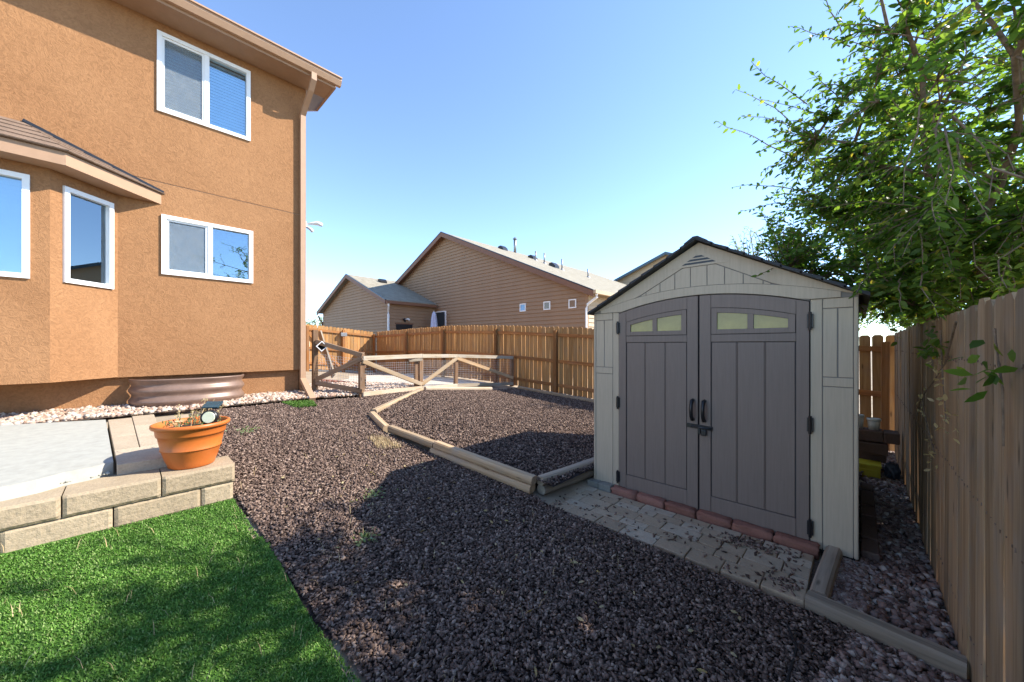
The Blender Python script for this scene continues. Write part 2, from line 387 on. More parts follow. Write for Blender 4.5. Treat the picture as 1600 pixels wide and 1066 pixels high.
def scatter(polys, n, zf, size, name, mat, label, cat=None, flat=.5, elong=1.6, kindbox=True, lift=.3, near=None):
    P = []
    for poly in polys:
        a = np.array(poly); lo = a.min(0); hi = a.max(0)
        ar = abs(sum(poly[i][0] * poly[(i + 1) % len(poly)][1] - poly[(i + 1) % len(poly)][0] * poly[i][1] for i in range(len(poly)))) / 2
        P.append((poly, lo, hi, ar))
    tot = sum(p[3] for p in P); pts = []
    for poly, lo, hi, ar in P:
        k = int(n * ar / tot); q = rng.uniform(lo, hi, (int(k * 4 + 50), 2))
        q = q[inpoly(q[:, 0], q[:, 1], poly)]
        if near is not None: q = q[rng.random(len(q)) < near(q[:, 0], q[:, 1])]
        pts.append(q[:k])
    pts = np.concatenate(pts); n = len(pts)
    return chips(name, pts, zf(pts[:, 0], pts[:, 1]), size, mat, label, flat, elong, lift)
def rotmats(n, tilt):
    a = rng.uniform(0, 2 * np.pi, n); b = rng.normal(0, tilt, n); c = rng.normal(0, tilt, n)
    ca, sa, cb, sb, cc, s_c = np.cos(a), np.sin(a), np.cos(b), np.sin(b), np.cos(c), np.sin(c)
    Z = np.zeros((n, 3, 3)); Z[:, 0, 0] = ca; Z[:, 0, 1] = -sa; Z[:, 1, 0] = sa; Z[:, 1, 1] = ca; Z[:, 2, 2] = 1
    Yy = np.zeros((n, 3, 3)); Yy[:, 0, 0] = cb; Yy[:, 0, 2] = sb; Yy[:, 2, 0] = -sb; Yy[:, 2, 2] = cb; Yy[:, 1, 1] = 1
    X = np.zeros((n, 3, 3)); X[:, 1, 1] = cc; X[:, 1, 2] = -s_c; X[:, 2, 1] = s_c; X[:, 2, 2] = cc; X[:, 0, 0] = 1
    return Z @ Yy @ X
def bulk(name, V, F, mat, smooth=False):
    """V (n,k,3) and F (m,j) per piece -> one mesh"""
    n, k, _ = V.shape; m, j = F.shape
    me = bpy.data.meshes.new(name); me.vertices.add(n * k); me.vertices.foreach_set('co', V.reshape(-1).astype(np.float32))
    idx = (F[None] + (np.arange(n) * k)[:, None, None]).reshape(-1)
    me.loops.add(len(idx)); me.loops.foreach_set('vertex_index', idx.astype(np.int32))
    me.polygons.add(n * m); me.polygons.foreach_set('loop_start', np.arange(0, n * m * j, j, dtype=np.int32)); me.polygons.foreach_set('loop_total', np.full(n * m, j, np.int32))
    if smooth: me.polygons.foreach_set('use_smooth', np.ones(n * m, bool))
    me.materials.append(mat); me.update(calc_edges=True); me.validate()
    o = bpy.data.objects.new(name, me); COL.objects.link(o); return o
OCT = np.array([(-.5, 0, 0), (.5, 0, 0), (0, -.5, -.1), (.1, .5, 0), (-.1, .05, -.5), (.05, -.05, .5)], float)
OCF = np.array([(0, 2, 5), (2, 1, 5), (1, 3, 5), (3, 0, 5), (2, 0, 4), (1, 2, 4), (3, 1, 4), (0, 3, 4)])
CUB = np.array([(-.5, -.42, -.5), (.45, -.5, -.5), (.5, .42, -.5), (-.42, .5, -.5), (-.36, -.3, .5), (.36, -.38, .42), (.3, .34, .5), (-.4, .3, .38)], float)
CUF = np.array([(0, 3, 2, 1), (4, 5, 6, 7), (0, 1, 5, 4), (1, 2, 6, 5), (2, 3, 7, 6), (3, 0, 4, 7)])
def chips(name, pts, z, size, mat, label, flat=.5, elong=1.6, lift=.3, cube=False, tilt=.45):
    n = len(pts); B, F = (CUB, CUF) if cube else (OCT, OCF)
    s = rng.uniform(size[0], size[1], n)
    S = np.stack([s * rng.uniform(1, elong, n), s, s * flat * rng.uniform(.7, 1.3, n)], -1)
    V = (B[None] + rng.normal(0, .11, (n,) + B.shape)) * S[:, None, :]
    V = np.einsum('nij,nkj->nki', rotmats(n, tilt), V)
    V[:, :, 0] += pts[:, 0:1]; V[:, :, 1] += pts[:, 1:2]; V[:, :, 2] += (z + s * flat * lift * rng.uniform(.2, 1.6, n))[:, None]
    o = bulk(name, V, F, mat); tag(o, label, kind='stuff'); return o
scatter([M1], 112000, lambda x, y: gz(x, y), (.008, .029), 'mulch', m_mulch, 'dark brown mulch chips covering the yard between turf and shed', flat=.6, elong=2.0, lift=.6)
scatter([M2], 70000, lambda x, y: bedz(x, y), (.014, .029), 'bed_mulch', m_mulch, 'dark brown mulch chips filling the timber edged bed', flat=.6, elong=2.0, lift=.6)
# river rock
def rocks(name, polys, n, zf, size, mat, label):
    P = []
    tot = 0
    for poly in polys:
        a = np.array(poly); q = rng.uniform(a.min(0), a.max(0), (n * 3, 2)); P.append(q[inpoly(q[:, 0], q[:, 1], poly)])
    q = np.concatenate(P); rng.shuffle(q); q = q[:n]
    o = chips(name, q, zf(q[:, 0], q[:, 1]), size, mat, label, flat=.6, elong=1.5, lift=.5, cube=True, tilt=.5)
    return o
rocks('river_rock', [R1], 13000, lambda x, y: gz(x, y) + .045, (.028, .055), m_rock, 'tan and pink river rock along the stucco house wall')
rocks('river_rock', [R2, R2b], 10500, lambda x, y: gz(x, y) + .004, (.016, .042), m_rock2, 'mauve and grey river rock between shed and side fence')
rocks('river_rock', [R3], 1900, lambda x, y: gz(x, y) + .004, (.015, .036), m_rock2, 'mauve river rock mixed into mulch in front of the end timber')
rocks('river_rock', [R4], 1800, lambda x, y: gz(x, y) + .01, (.025, .05), m_rock2, 'dark river rock at the foot of the back fence')
# turf blades
def blades(name, poly, n, zf, hgt, wd, mat, label, extra=None):
    a = np.array(poly); q = rng.uniform(a.min(0), a.max(0), (int(n * 1.4) + 10, 2)); q = q[inpoly(q[:, 0], q[:, 1], poly)][:n]; n = len(q)
    an = rng.uniform(0, 2 * np.pi, n); l = rng.uniform(.25, 1.0, n) * hgt; h = rng.uniform(.6, 1.1, n) * hgt; w_ = wd * rng.uniform(.7, 1.2, n)
    dx, dy = np.cos(an), np.sin(an); px, py = -dy, dx; z = zf(q[:, 0], q[:, 1])
    def P(u, zz, side): return np.stack([q[:, 0] + dx * l * u + px * w_ * side, q[:, 1] + dy * l * u + py * w_ * side, z + h * zz], -1)
    V = np.stack([P(0, 0, -.5), P(0, 0, .5), P(.3, .6, .45), P(.3, .6, -.45), P(1, .95, 0)], 1)
    o = bulk(name, V, np.array([(0, 1, 2), (0, 2, 3), (3, 2, 4)]), mat); tag(o, label, kind='stuff'); return o
blades('turf_grass', [(-4.0, .64), (-.9, .795), (-.9, -.2), (-4.0, -1.3)], 95000, lambda x, y: gz(x, y) + .002,   .016, .006, m_grass, 'bright green artificial turf below the block wall')
blades('turf_grass', [(-6.95, 1.75), (-6.55, 1.85), (-6.5, 2.15), (-6.85, 2.2)], 2500, lambda x, y: gz(x, y) + .004, .045, .006, m_grass, 'small green turf scrap under the downspout')
blades('dry_grass', [(-4.75, 2.2), (-4.35, 2.15), (-4.2, 2.42), (-4.7, 2.38)], 500, lambda x, y: gz(x, y) + .01, .07, .004, m_straw, 'straw coloured dry grass tuft beside the bed timber')
blades('dry_grass', [(-3.9, -1), (-.9, .7), (-1.2, 2.7), (-5, 2.3)], 260, lambda x, y: gz(x, y) + .02, .07, .003, m_straw, 'scattered straw bits lying on the mulch')

# ------------------------------------------------------------------ stucco house (left)
H = thing('stucco_house', 'two storey orange brown stucco house with white windows and bay', 'house', (-11, -1, .7))
class Fr:
    def __init__(s, ox, oy, dx, dy):
        l = math.hypot(dx, dy); s.o = (ox, oy); s.d = (dx / l, dy / l); s.n = (dy / l, -dx / l)
    def p(s, a, z, n): return (s.o[0] + s.d[0] * a + s.n[0] * n, s.o[1] + s.d[1] * a + s.n[1] * n, z)
def wbox(name, fr, s0, s1, z0, z1, n0, n1, mat, parent):
    V = [fr.p(s0, z0, n0), fr.p(s1, z0, n0), fr.p(s1, z0, n1), fr.p(s0, z0, n1), fr.p(s0, z1, n0), fr.p(s1, z1, n0), fr.p(s1, z1, n1), fr.p(s0, z1, n1)]
    return fix(mk(name, V, BF, mat, parent))
def wall_sheet(name, fr, s0, s1, z0, z1, holes, mat, parent, depth=.09):
    S = sorted({s0, s1, *[h[0] for h in holes], *[h[1] for h in holes]}); Z = sorted({z0, z1, *[h[2] for h in holes], *[h[3] for h in holes]})
    V = []; F = []
    def q(a, b, c, d): n = len(V); V.extend([a, b, c, d]); F.append((n, n + 1, n + 2, n + 3))
    for i in range(len(S) - 1):
        for j in range(len(Z) - 1):
            cs = (S[i] + S[i + 1]) / 2; cz = (Z[j] + Z[j + 1]) / 2
            if any(h[0] < cs < h[1] and h[2] < cz < h[3] for h in holes): continue
            q(fr.p(S[i], Z[j], 0), fr.p(S[i + 1], Z[j], 0), fr.p(S[i + 1], Z[j + 1], 0), fr.p(S[i], Z[j + 1], 0))
    for a, b, c, d in holes + [(s1, s0, z1, z0)]:
        q(fr.p(a, c, 0), fr.p(b, c, 0), fr.p(b, c, -depth), fr.p(a, c, -depth)); q(fr.p(a, d, -depth), fr.p(b, d, -depth), fr.p(b, d, 0), fr.p(a, d, 0))
        q(fr.p(a, c, -depth), fr.p(a, d, -depth), fr.p(a, d, 0), fr.p(a, c, 0)); q(fr.p(b, c, 0), fr.p(b, d, 0), fr.p(b, d, -depth), fr.p(b, c, -depth))
    return mk(name, V, F, mat, parent)
def window(fr, s0, s1, z0, z1, parent, slider=True, blind=True, screen=None):
    wn = bpy.data.objects.new('window', None); wn.empty_display_size = .1; link(wn, parent)
    wn.location = Vector(fr.p((s0 + s1) / 2, z0, 0)) - wl(parent)
    f = .055
    for a, b, c, d in ((s0, s0 + f, z0, z1), (s1 - f, s1, z0, z1), (s0 + f, s1 - f, z0, z0 + f), (s0 + f, s1 - f, z1 - f, z1)):
        wbox('frame', fr, a, b, c, d, -.07, .028, m_white, wn)
    mid = (s0 + s1) / 2
    panes = [(s0 + f, s1 - f)]
    if slider:
        wbox('mullion', fr, mid - .03, mid + .03, z0 + f, z1 - f, -.065, .018, m_white, wn)
        panes = [(s0 + f, mid - .03), (mid + .03, s1 - f)]
        a, b = panes[0]; e = .028
        for q in ((a, a + e, z0 + f, z1 - f), (b - e, b, z0 + f, z1 - f), (a + e, b - e, z0 + f, z0 + f + e), (a + e, b - e, z1 - f - e, z1 - f)):
            wbox('sash', fr, *q, -.045, .004, m_white, wn)
        if screen is not False: wbox('screen', fr, a + e, b - e, z0 + f + e, z1 - f - e, -.012, -.010, m_screen, wn)
    for a, b in panes: wbox('pane', fr, a, b, z0 + f, z1 - f, -.034, -.030, m_glass, wn)
    if blind:
        parts = []
        z = z0 + f + .01
        while z < z1 - f - .02:
            V = [fr.p(s0 + f, z, -.088), fr.p(s1 - f, z, -.088), fr.p(s1 - f, z + .054, -.106), fr.p(s0 + f, z + .054, -.106)]
            parts.append((V, [(0, 1, 2, 3)])); z += .05
        mk('blind', *join(parts), m_blind, wn)
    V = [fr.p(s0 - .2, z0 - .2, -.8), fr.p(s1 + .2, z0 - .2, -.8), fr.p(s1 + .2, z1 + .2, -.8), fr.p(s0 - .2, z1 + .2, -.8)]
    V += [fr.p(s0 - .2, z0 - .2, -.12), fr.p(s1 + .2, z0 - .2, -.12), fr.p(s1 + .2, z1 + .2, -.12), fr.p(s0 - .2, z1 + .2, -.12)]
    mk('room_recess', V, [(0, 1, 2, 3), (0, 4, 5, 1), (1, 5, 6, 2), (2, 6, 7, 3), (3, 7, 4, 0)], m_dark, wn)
    return wn
fm = Fr(-7.5, 0, 0, 1)
UW = (.289, 1.428, 5.121, 6.303); LW = (.337, 1.464, 2.716, 3.602)
wall_sheet('wall', fm, -6, 2.29, 1.21, 4.07, [LW], m_stucco, H)
wall_sheet('wall', fm, -6, 2.29, 4.082, 6.5, [UW], m_stucco, H)
box('seam_strip', (-7.56, -6, 4.06), (-7.508, 2.285, 4.09), m_trim, H)
box('end_wall', (-16, 2.20, .55), (-7.502, 2.29, 6.5), m_stucco, H)
box('foundation', (-7.85, -6, .4), (-7.60, 2.19, 1.30), m_stucco, H)
window(fm, *UW, H); window(fm, *LW, H, blind=False)
# bay
fb = Fr(-6.96, 0, 0, 1); fa = Fr(-6.96, -.642, -.54, .54); fl = Fr(-7.5, -2.44, .54, .54)
BW = (-1.75, -.785, 2.43, 3.625); AW = (.125, .69, 2.43, 3.61)
wall_sheet('bay_wall', fb, -1.9, -.642, 1.215, 3.76, [BW], m_stucco, H)
wall_sheet('bay_wall', fa, 0, .7637, 1.215, 3.76, [AW], m_stucco, H)
wall_sheet('bay_wall', fl, 0, .7637, 1.215, 3.76, [], m_stucco, H)
mk('bay_floor', [(-7.6, -.102, 1.216), (-7.5, -.102, 1.216), (-6.96, -.642, 1.216), (-6.96, -1.9, 1.216), (-7.5, -2.44, 1.216), (-7.6, -2.44, 1.216)], [(5, 4, 3, 2, 1, 0)], m_stucco, H)
window(fb, *BW, H, slider=False); window(fa, *AW, H, slider=False)
E0, E1, E2, E3 = (-7.5, .337), (-6.68, -.50), (-6.68, -2.04), (-7.5, -2.88)
mk('bay_soffit', [(*e, 3.757) for e in (E0, E1, E2, E3)], [(0, 1, 2, 3)], m_trim, H)
for a, b in ((E0, E1), (E1, E2), (E2, E3)):
    fr = Fr(b[0], b[1], a[0] - b[0], a[1] - b[1]); L = math.dist(a, b)
    wbox('fascia', fr, 0, L, 3.75, 3.90, -.03, .0, m_trim, H)
A1, A2 = Vector((-7.5, -.9, 4.42)), Vector((-7.5, -1.65, 4.42))
br = bpy.data.objects.new('bay_roof', None); link(br, H); br.location = Vector((-7.2, -1.2, 3.9)) - wl(H)
def courses(e0, e1, t0, t1, n, mat, parent):
    e0, e1, t0, t1 = map(Vector, (e0, e1, t0, t1)); nn = (e1 - e0).cross(t0 - e0 if (t0 - e0).length > .1 else t1 - e0).normalized()
    if nn.z < 0: nn = -nn
    for i in range(n):
        k0, k1 = i / n, min(1, (i + 1.15) / n)
        a, b, c, d = e0.lerp(t0, k0), e1.lerp(t1, k0), e1.lerp(t1, k1), e0.lerp(t0, k1)
        V = [a + nn * .004, b + nn * .004, c, d, a + nn * .018, b + nn * .018, c + nn * .004, d + nn * .004]
        fix(mk('shingle_course', V, BF, mat, parent))
e = lambda p: Vector((p[0], p[1], 3.905))
o0, o1, o2, o3 = (-7.5, .375), (-6.64, -.48), (-6.64, -2.06), (-7.5, -2.92)
courses(e(o1), e(o2), A1, A2, 5, m_shingb, br); courses(e(o0), e(o1), A1, A1, 5, m_shingb, br); courses(e(o2), e(o3), A2, A2, 5, m_shingb, br)
mk('roof_deck', [e(o0), e(o1), e(o2), e(o3), A1, A2], [(0, 1, 4), (1, 2, 5, 4), (2, 3, 5), (0, 3, 2, 1)], m_shingb, br)
V, F = sweep([Vector((-7.49, .36, 3.925)), A1 + Vector((.01, 0, .02))], [(-.02, -.015), (.03, -.015), (.03, .02), (-.02, .02)]); fix(mk('flashing', V, F, m_black, br))
# eave, gutter
ER = bpy.data.objects.new('roof', None); link(ER, H); ER.location = Vector((-9, -1, 6.6)) - wl(H)
box('soffit', (-7.5, -6, 6.44), (-7.06, 2.62, 6.46), m_trim, ER)
box('eave_fascia', (-7.06, -6, 6.42), (-7.03, 2.64, 6.60), m_trim, ER)
fix(mk('rake_end', *prism([(-7.5, 6.43), (-7.05, 6.43), (-7.05, 6.62), (-9.6, 7.75), (-11, 7.75), (-8, 6.43)], 'y', 2.62, 2.66), m_trim, ER))
fix(mk('roof_deck', *prism([(-6.98, 6.60), (-6.98, 6.635), (-12, 8.86), (-12, 8.8)], 'y', -6, 2.70), m_shingb, ER))
gp = [(-7.03, 6.46), (-6.965, 6.46), (-6.945, 6.50), (-6.925, 6.54), (-6.925, 6.585), (-6.94, 6.585), (-6.945, 6.55), (-7.03, 6.48)]
fix(mk('gutter', *prism(gp, 'y', -6, 2.72), m_gutter, ER))
fix(mk('gutter_lip', *prism([(-6.925, 6.575), (-6.90, 6.575), (-6.90, 6.598), (-6.925, 6.598)], 'y', -6, 2.72), m_gutter, ER))
dp = [(-.032, -.042), (.032, -.042), (.032, .042), (-.032, .042)]
path = [(-6.99, 2.26, 6.48), (-6.99, 2.26, 6.36), (-7.10, 2.25, 6.22), (-7.33, 2.23, 6.03), (-7.44, 2.22, 5.90), (-7.445, 2.22, 5.6), (-7.445, 2.22, 1.05), (-7.42, 2.22, .98)]
D = fix(mk('downspout', *sweep(path, dp, up=(0, 1, 0)), m_gutter, H))
fix(mk('downspout_foot', *sweep([(-7.44, 2.22, 1.03), (-6.92, 2.22, .71)], [(a * 1.15, b * 1.15) for a, b in dp], up=(0, 1, 0)), m_gutter, D))
# flipped-up downspout end with white rim
fx_ = sweep([(-7.36, 2.62, 1.55), (-7.22, 2.55, 1.72)], [(-.07, -.07), (.07, -.07), (.07, .07), (-.07, .07)])
# window well
ww = thing('window_well', 'brown corrugated steel window well at the foot of the stucco wall', 'window well', (-7.4, .67, .74))
V = []; F = []; nz = 22; na = 28
for i in range(nz + 1):
    z = .66 + .50 * i / nz; r_ = .0 + .018 * math.sin(i / nz * math.pi * 2 * 3.2)
    for k in range(na + 1):
        a = math.pi * k / na
        V.append((-7.59 + (.50 + r_) * math.sin(a) ** .7, .67 - (.66 + r_) * math.cos(a), z))
for i in range(nz):
    for k in range(na):
        a = i * (na + 1) + k; F.append((a, a + 1, a + na + 2, a + na + 1))
mk('corrugated_wall', V, F, m_well, ww, True)
pth = [(-7.59 + .50 * math.sin(math.pi * k / 28) ** .7, .67 - .66 * math.cos(math.pi * k / 28), 1.165) for k in range(29)]
mk('rim', *sweep(pth, circ(.014, 6)), m_well, ww, True)
# security light on the far corner
sl_ = thing('security_light', 'small white security light on the house corner', 'light', (-7.6, 2.33, 3.95))
box('mount', (-7.66, 2.29, 3.9), (-7.56, 2.32, 4.0), m_white, sl_, .006)
mk('lamp_head', *taper([(-7.60, 2.32, 3.96), (-7.58, 2.42, 3.99), (-7.52, 2.50, 4.0), (-7.47, 2.56, 3.97)], [.015, .025, .04, .036], 10), m_white, sl_, True)
mk('sensor', *taper([(-7.6, 2.32, 3.92), (-7.57, 2.40, 3.87), (-7.55, 2.42, 3.83)], [.02, .03, .03], 8), m_white, sl_, True)

# ------------------------------------------------------------------ patio and block wall
pb = box('patio_ground', (-6.96, -4, .25), (-4.30, .56, .60), m_dirt); pb['kind'] = 'structure'
slabp = [(-6.93, -4), (-6.93, -.95), (-6.62, -.19), (-4.42, -.085), (-4.36, -.2), (-4.33, -.33), (-4.24, -.45), (-4.20, -.6), (-4.17, -.8), (-4.13, -1.0), (-4.12, -1.6), (-4.10, -4)]
def slabz(x): return .70 + (.765 - .70) * (-4.2 - x) / 2.7
bm = bmesh.new()
top = [bm.verts.new((x, y, slabz(x))) for x, y in slabp]; bot = [bm.verts.new((x + (.03 if i > 3 else 0), y, .6)) for i, (x, y) in enumerate(slabp)]
bm.faces.new(top); n_ = len(top)
for i in range(n_): bm.faces.new([top[i], bot[i], bot[(i + 1) % n_], top[(i + 1) % n_]])
bmesh.ops.recalc_face_normals(bm, faces=bm.faces)
sb = bmk('concrete_slab', bm, m_conc); tag(sb, 'pale grey concrete slab with a broken front edge behind the block wall', 'slab')
# crumbs along broken edge
q = np.array([(-4.13 - .25 * t_ + rng.normal(0, .02), -1.4 + 1.3 * t_) for t_ in rng.uniform(0, 1, 220)])
ck = chips('concrete_crumb', q, np.full(len(q), .63), (.008, .02), m_conc, 'crumbled concrete along the broken slab edge', cube=True)
pp = thing('patio_paver_row', 'cream concrete pavers between the slab and the flower pot', 'pavers', (-5.4, .05, .6))
ys_ = lambda x: -.070 + (x + 4.42) * .0477
for x0, x1, f0, f1 in [(-4.86, -4.33, 0, 1), (-5.50, -4.868, 0, .5), (-5.36, -4.868, .5, 1), (-6.12, -5.508, 0, .5), (-6.0, -5.368, .5, 1), (-6.62, -6.128, 0, .5), (-6.72, -6.008, .5, 1)]:
    bm = bmesh.new(); vs = []
    for x, y, z in boxv((x0, 0, .603), (x1, 1, .7)):
        k = f0 if y < .5 else f1; yy = ys_(x) + (.235 - ys_(x)) * k + (.003 if y < .5 else -.003)
        vs.append(bm.verts.new((x, yy, z if z < .65 else slabz(x) - .006 - random.uniform(0, .004))))
    for qf in BF: bm.faces.new([vs[k] for k in qf])
    bmesh.ops.bevel(bm, geom=bm.edges[:], offset=.004, segments=1, affect='EDGES'); bmk('paver', bm, m_pavl, pp)
bw = thing('block_retaining_wall', 'low tan split face block retaining wall above the turf', 'retaining wall', (-4.1, -1.2, .28))
def rough_block(x0, x1, y0, y1, z0, z1, mat, parent, name='block', amp=.0028):
    ny, nz = max(3, int((y1 - y0) / .02)), 8; bm = bmesh.new()
    gv = {}
    for i in range(ny + 1):
        for j in range(nz + 1):
            edge = i in (0, ny) or j in (0, nz)
            y = y0 + (y1 - y0) * i / ny; z = z0 + (z1 - z0) * j / nz
            gv[i, j] = bm.verts.new((x1 + (random.uniform(-amp, amp * .3) - (.012 if edge else 0)), y, z))
    bk = {}
    for i in (0, ny):
        for j in (0, nz): bk[i, j] = bm.verts.new((x0, y0 if i == 0 else y1, z0 if j == 0 else z1))
    for i in range(ny):
        for j in range(nz): bm.faces.new([gv[i, j], gv[i + 1, j], gv[i + 1, j + 1], gv[i, j + 1]])
    bm.faces.new([gv[i, nz] for i in range(ny + 1)] + [bk[ny, nz], bk[0, nz]])
    bm.faces.new([gv[i, 0] for i in range(ny, -1, -1)] + [bk[0, 0], bk[ny, 0]])
    bm.faces.new([gv[0, j] for j in range(nz, -1, -1)][::-1] + [bk[0, nz], bk[0, 0]])
    bm.faces.new([gv[ny, j] for j in range(nz, -1, -1)] + [bk[ny, 0], bk[ny, nz]])
    bm.faces.new([bk[0, 0], bk[0, nz], bk[ny, nz], bk[ny, 0]])
    bmesh.ops.recalc_face_normals(bm, faces=bm.faces); return bmk(name, bm, mat, parent)
yj = [.645, .423] + [.423 - .5 * k for k in range(1, 9)]
for a, b in zip(yj, yj[1:]): rough_block(-4.30, -4.02, b + .004, a - .004, .285, .452, m_block, bw)
yj = [.655, .182] + [.182 - .502 * k for k in range(1, 9)]
for a, b in zip(yj, yj[1:]): rough_block(-4.35, -4.005, b + .004, a - .004, .456, .609, m_block, bw, 'cap_block')
# flower pot
px_, py_ = -4.25, .385
pot = thing('flower_pot', 'round terracotta coloured pot with dry plants on the block wall', 'flower pot', (px_, py_, .609))
prof = [(0, .612), (.150, .612), (.158, .62), (.165, .65), (.178, .68), (.200, .76), (.203, .765), (.207, .765), (.208, .775), (.204, .78), (.218, .85), (.222, .885), (.232, .888), (.236, .90), (.240, .945), (.245, .95), (.262, .955), (.268, .965), (.266, .985), (.255, .99), (.243, .985), (.236, .94)]
mk('pot', *lathe(prof, 48, px_, py_), m_terra, pot, True)
mk('soil', *lathe([(0, .935), (.12, .94), (.238, .93)], 24, px_, py_), m_soil, pot, True)
LV = np.array([(0, 0, 0), (.35, -.5, .06), (.35, .5, .06), (.72, -.36, .03), (.72, .36, .03), (1, 0, -.03)], float); LF = np.array([(0, 1, 2, 2), (1, 3, 4, 2), (3, 5, 4, 4)])
LT = np.array([(0, 1, 2), (1, 3, 4), (1, 4, 2), (3, 5, 4)])
def leaf_array(P, Dr, size, aspect=.45):
    """leaf verts for origins P, directions Dr"""
    n = len(P); Dr = Dr / np.linalg.norm(Dr, axis=1, keepdims=True)
    up = rng.normal(0, .75, (n, 3)) + np.array([0, 0, .8]); s = np.cross(up, Dr); s /= np.linalg.norm(s, axis=1, keepdims=True); u = np.cross(Dr, s)
    V = LV[None] * np.stack([size, size * aspect, size], -1)[:, None, :]
    return P[:, None, :] + V[:, :, 0:1] * Dr[:, None] + V[:, :, 1:2] * s[:, None] + V[:, :, 2:3] * u[:, None]
n = 170; a = rng.uniform(0, 6.28, n); r = .20 * np.sqrt(rng.random(n)); P = np.stack([px_ + r * np.cos(a), py_ + r * np.sin(a), .945 + .07 * rng.random(n)], -1)
o = bulk('plant_leaves', leaf_array(P, rng.normal(0, .6, (n, 3)) + np.array([0, 0, .7]), rng.uniform(.015, .035, n)), LT, m_leafp); o.parent = pot; o.location = -Vector(pot.location)
for k, (dx, dy, hh) in enumerate([(.02, .05, .28), (-.04, .09, .22), (.07, .0, .16), (-.1, -.06, .16), (.1, -.1, .1), (-.06, 0, .13), (.0, -.08, .12), (-.12, .06, .14), (.05, .12, .18)]):
    pts = [(px_ + dx, py_ + dy, .94), (px_ + dx * 1.3 + .02, py_ + dy * 1.2, .94 + hh * .5), (px_ + dx * 1.9, py_ + dy * 1.6 + .02, .94 + hh)]
    st = mk('dry_stem', *taper(pts, [.004, .003, .0015], 5), m_straw, pot)
    nn = 14; tt = rng.uniform(.3, 1, nn); P = np.array([Vector(pts[0]).lerp(Vector(pts[2]), x) for x in tt]) + rng.normal(0, .012, (nn, 3))
    o = bulk('stem_leaves', leaf_array(P, rng.normal(0, 1, (nn, 3)), rng.uniform(.015, .03, nn)), LT, m_dryleaf); o.parent = pot; o.location = -Vector(pot.location)
lamp = thing('solar_spotlight', 'black solar spotlight with round lens stuck in the flower pot', 'spotlight', (-4.11, .50, .95))
# lens looks towards the open yard (+x, -y)
ld = Vector((.80, -.52, .12)).normalized(); c0 = Vector((-4.10, .50, 1.03))
mk('housing', *taper([c0 - ld * .06, c0 - ld * .03, c0, c0 + ld * .03, c0 + ld * .045], [.025, .047, .058, .063, .063], 18), m_black, lamp, True)
mk('lens', *taper([c0 + ld * .043, c0 + ld * .049], [.05, .046], 18), m_lens, lamp)
mk('stake', *taper([(-4.12, .51, .94), (-4.12, .51, 1.09)], [.01, .01], 8), m_black, lamp)
beam('solar_panel', (-4.16, .46, 1.135), (-4.08, .56, 1.135), .085, .012, m_solar, lamp, roll=.5)

# ------------------------------------------------------------------ timbers
def timber(p0, p1, label, mat=m_timber, wd=.105, ht=.09):
    o = beam('landscape_timber', p0, p1, wd, ht, mat, prof=ROUND, seg=6, wob=.0015)
    return tag(o, label, 'timber', 'landscape timbers edging the beds')
def tz(x, y, d): return (x, y, g(x, y) + d)
timber(tz(-2.45, 2.91, .145), tz(-3.90, 2.70, .11), 'long rounded timber edging the mulch bed, its end at the paver corner')
timber(tz(-2.47, 2.905, .05), tz(-3.95, 2.685, .02), 'lower timber half buried under the long bed edging timber', wd=.115)
timber(tz(-3.92, 2.70, .095), tz(-4.83, 2.57, .06), 'middle timber of the bed edge running left from the long one')
timber(tz(-4.90, 2.55, .04), tz(-5.63, 2.68, .035), 'short timber at the outer corner of the mulch bed')
timber(tz(-5.66, 2.72, .055), tz(-7.02, 4.46, .03), 'pale timber running from the bed corner to the small gate')
timber(tz(-7.0, 4.55, .06), tz(-6.93, 6.50, .06), 'pale timber lying along the foot of the low wire fence', m_rail)
timber(tz(-6.9, 7.52, .06), tz(-4.5, 7.58, .06), 'shaded timber at the back of the bed before the tall fence')
timber(tz(-4.46, 7.58, .06), tz(-2.0, 7.62, .06), 'back timber of the bed nearest the shed')
timber((-2.43, 2.98, .235), (-2.33, 3.98, .235), 'upper timber of the pair beside the left shed corner', m_tgrey)
timber((-2.42, 2.99, .14), (-2.32, 3.98, .14), 'lower timber of the pair beside the left shed corner', m_tgrey, wd=.115)
timber((-.185, 2.98, .06), (-.14, 3.74, .06), 'grey square timber between the pavers and side gravel', m_tgrey, wd=.10, ht=.11)
timber((-.235, 2.93, .065), (.385, 2.84, .06), 'weathered timber crossing from pavers to the side fence', m_tgrey, wd=.11, ht=.1)
timber((-.15, 2.905, -.02), (.385, 2.825, -.02), 'buried pale board under the crossing timber', m_rail, wd=.13, ht=.05)

# ------------------------------------------------------------------ pavers and edging before the shed
PB = [(-2.36, 2.90), (-.24, 2.90), (-.19, 3.62), (-2.30, 3.62)]
pv = mk('paver_path', [(x, y, .012) for x, y in PB] + [(x, y, -.05) for x, y in PB], [(0, 1, 2, 3), (0, 4, 5, 1)], m_rockb); pv['kind'] = 'structure'
y = 2.905; row = 0
while y < 3.55:
    hgt = [.175, .12, .175, .12, .13][row % 5]; x = -2.34 + [.0, -.0, .0, .0, 0][row % 5]
    first = True
    while x < -.26:
        L = random.choice([.24, .16, .24, .30]);
        if first and row % 2: L *= .5
        first = False
        x1 = min(x + L, -.245)
        if x1 - x > .04:
            dz = random.uniform(-.004, .004)
            o = box('paver', (x + .003, y + .003, .0), (x1 - .003, min(y + hgt, 3.61) - .003, .056 + dz), random.choice([m_paver, m_paver, m_pavl]), pv, .008)
        x = x1
    y += hgt; row += 1
eb = thing('brick_edging', 'row of rough red edging bricks along the shed sill', 'edging', (-1.1, 3.66, .03))
bx = -1.96
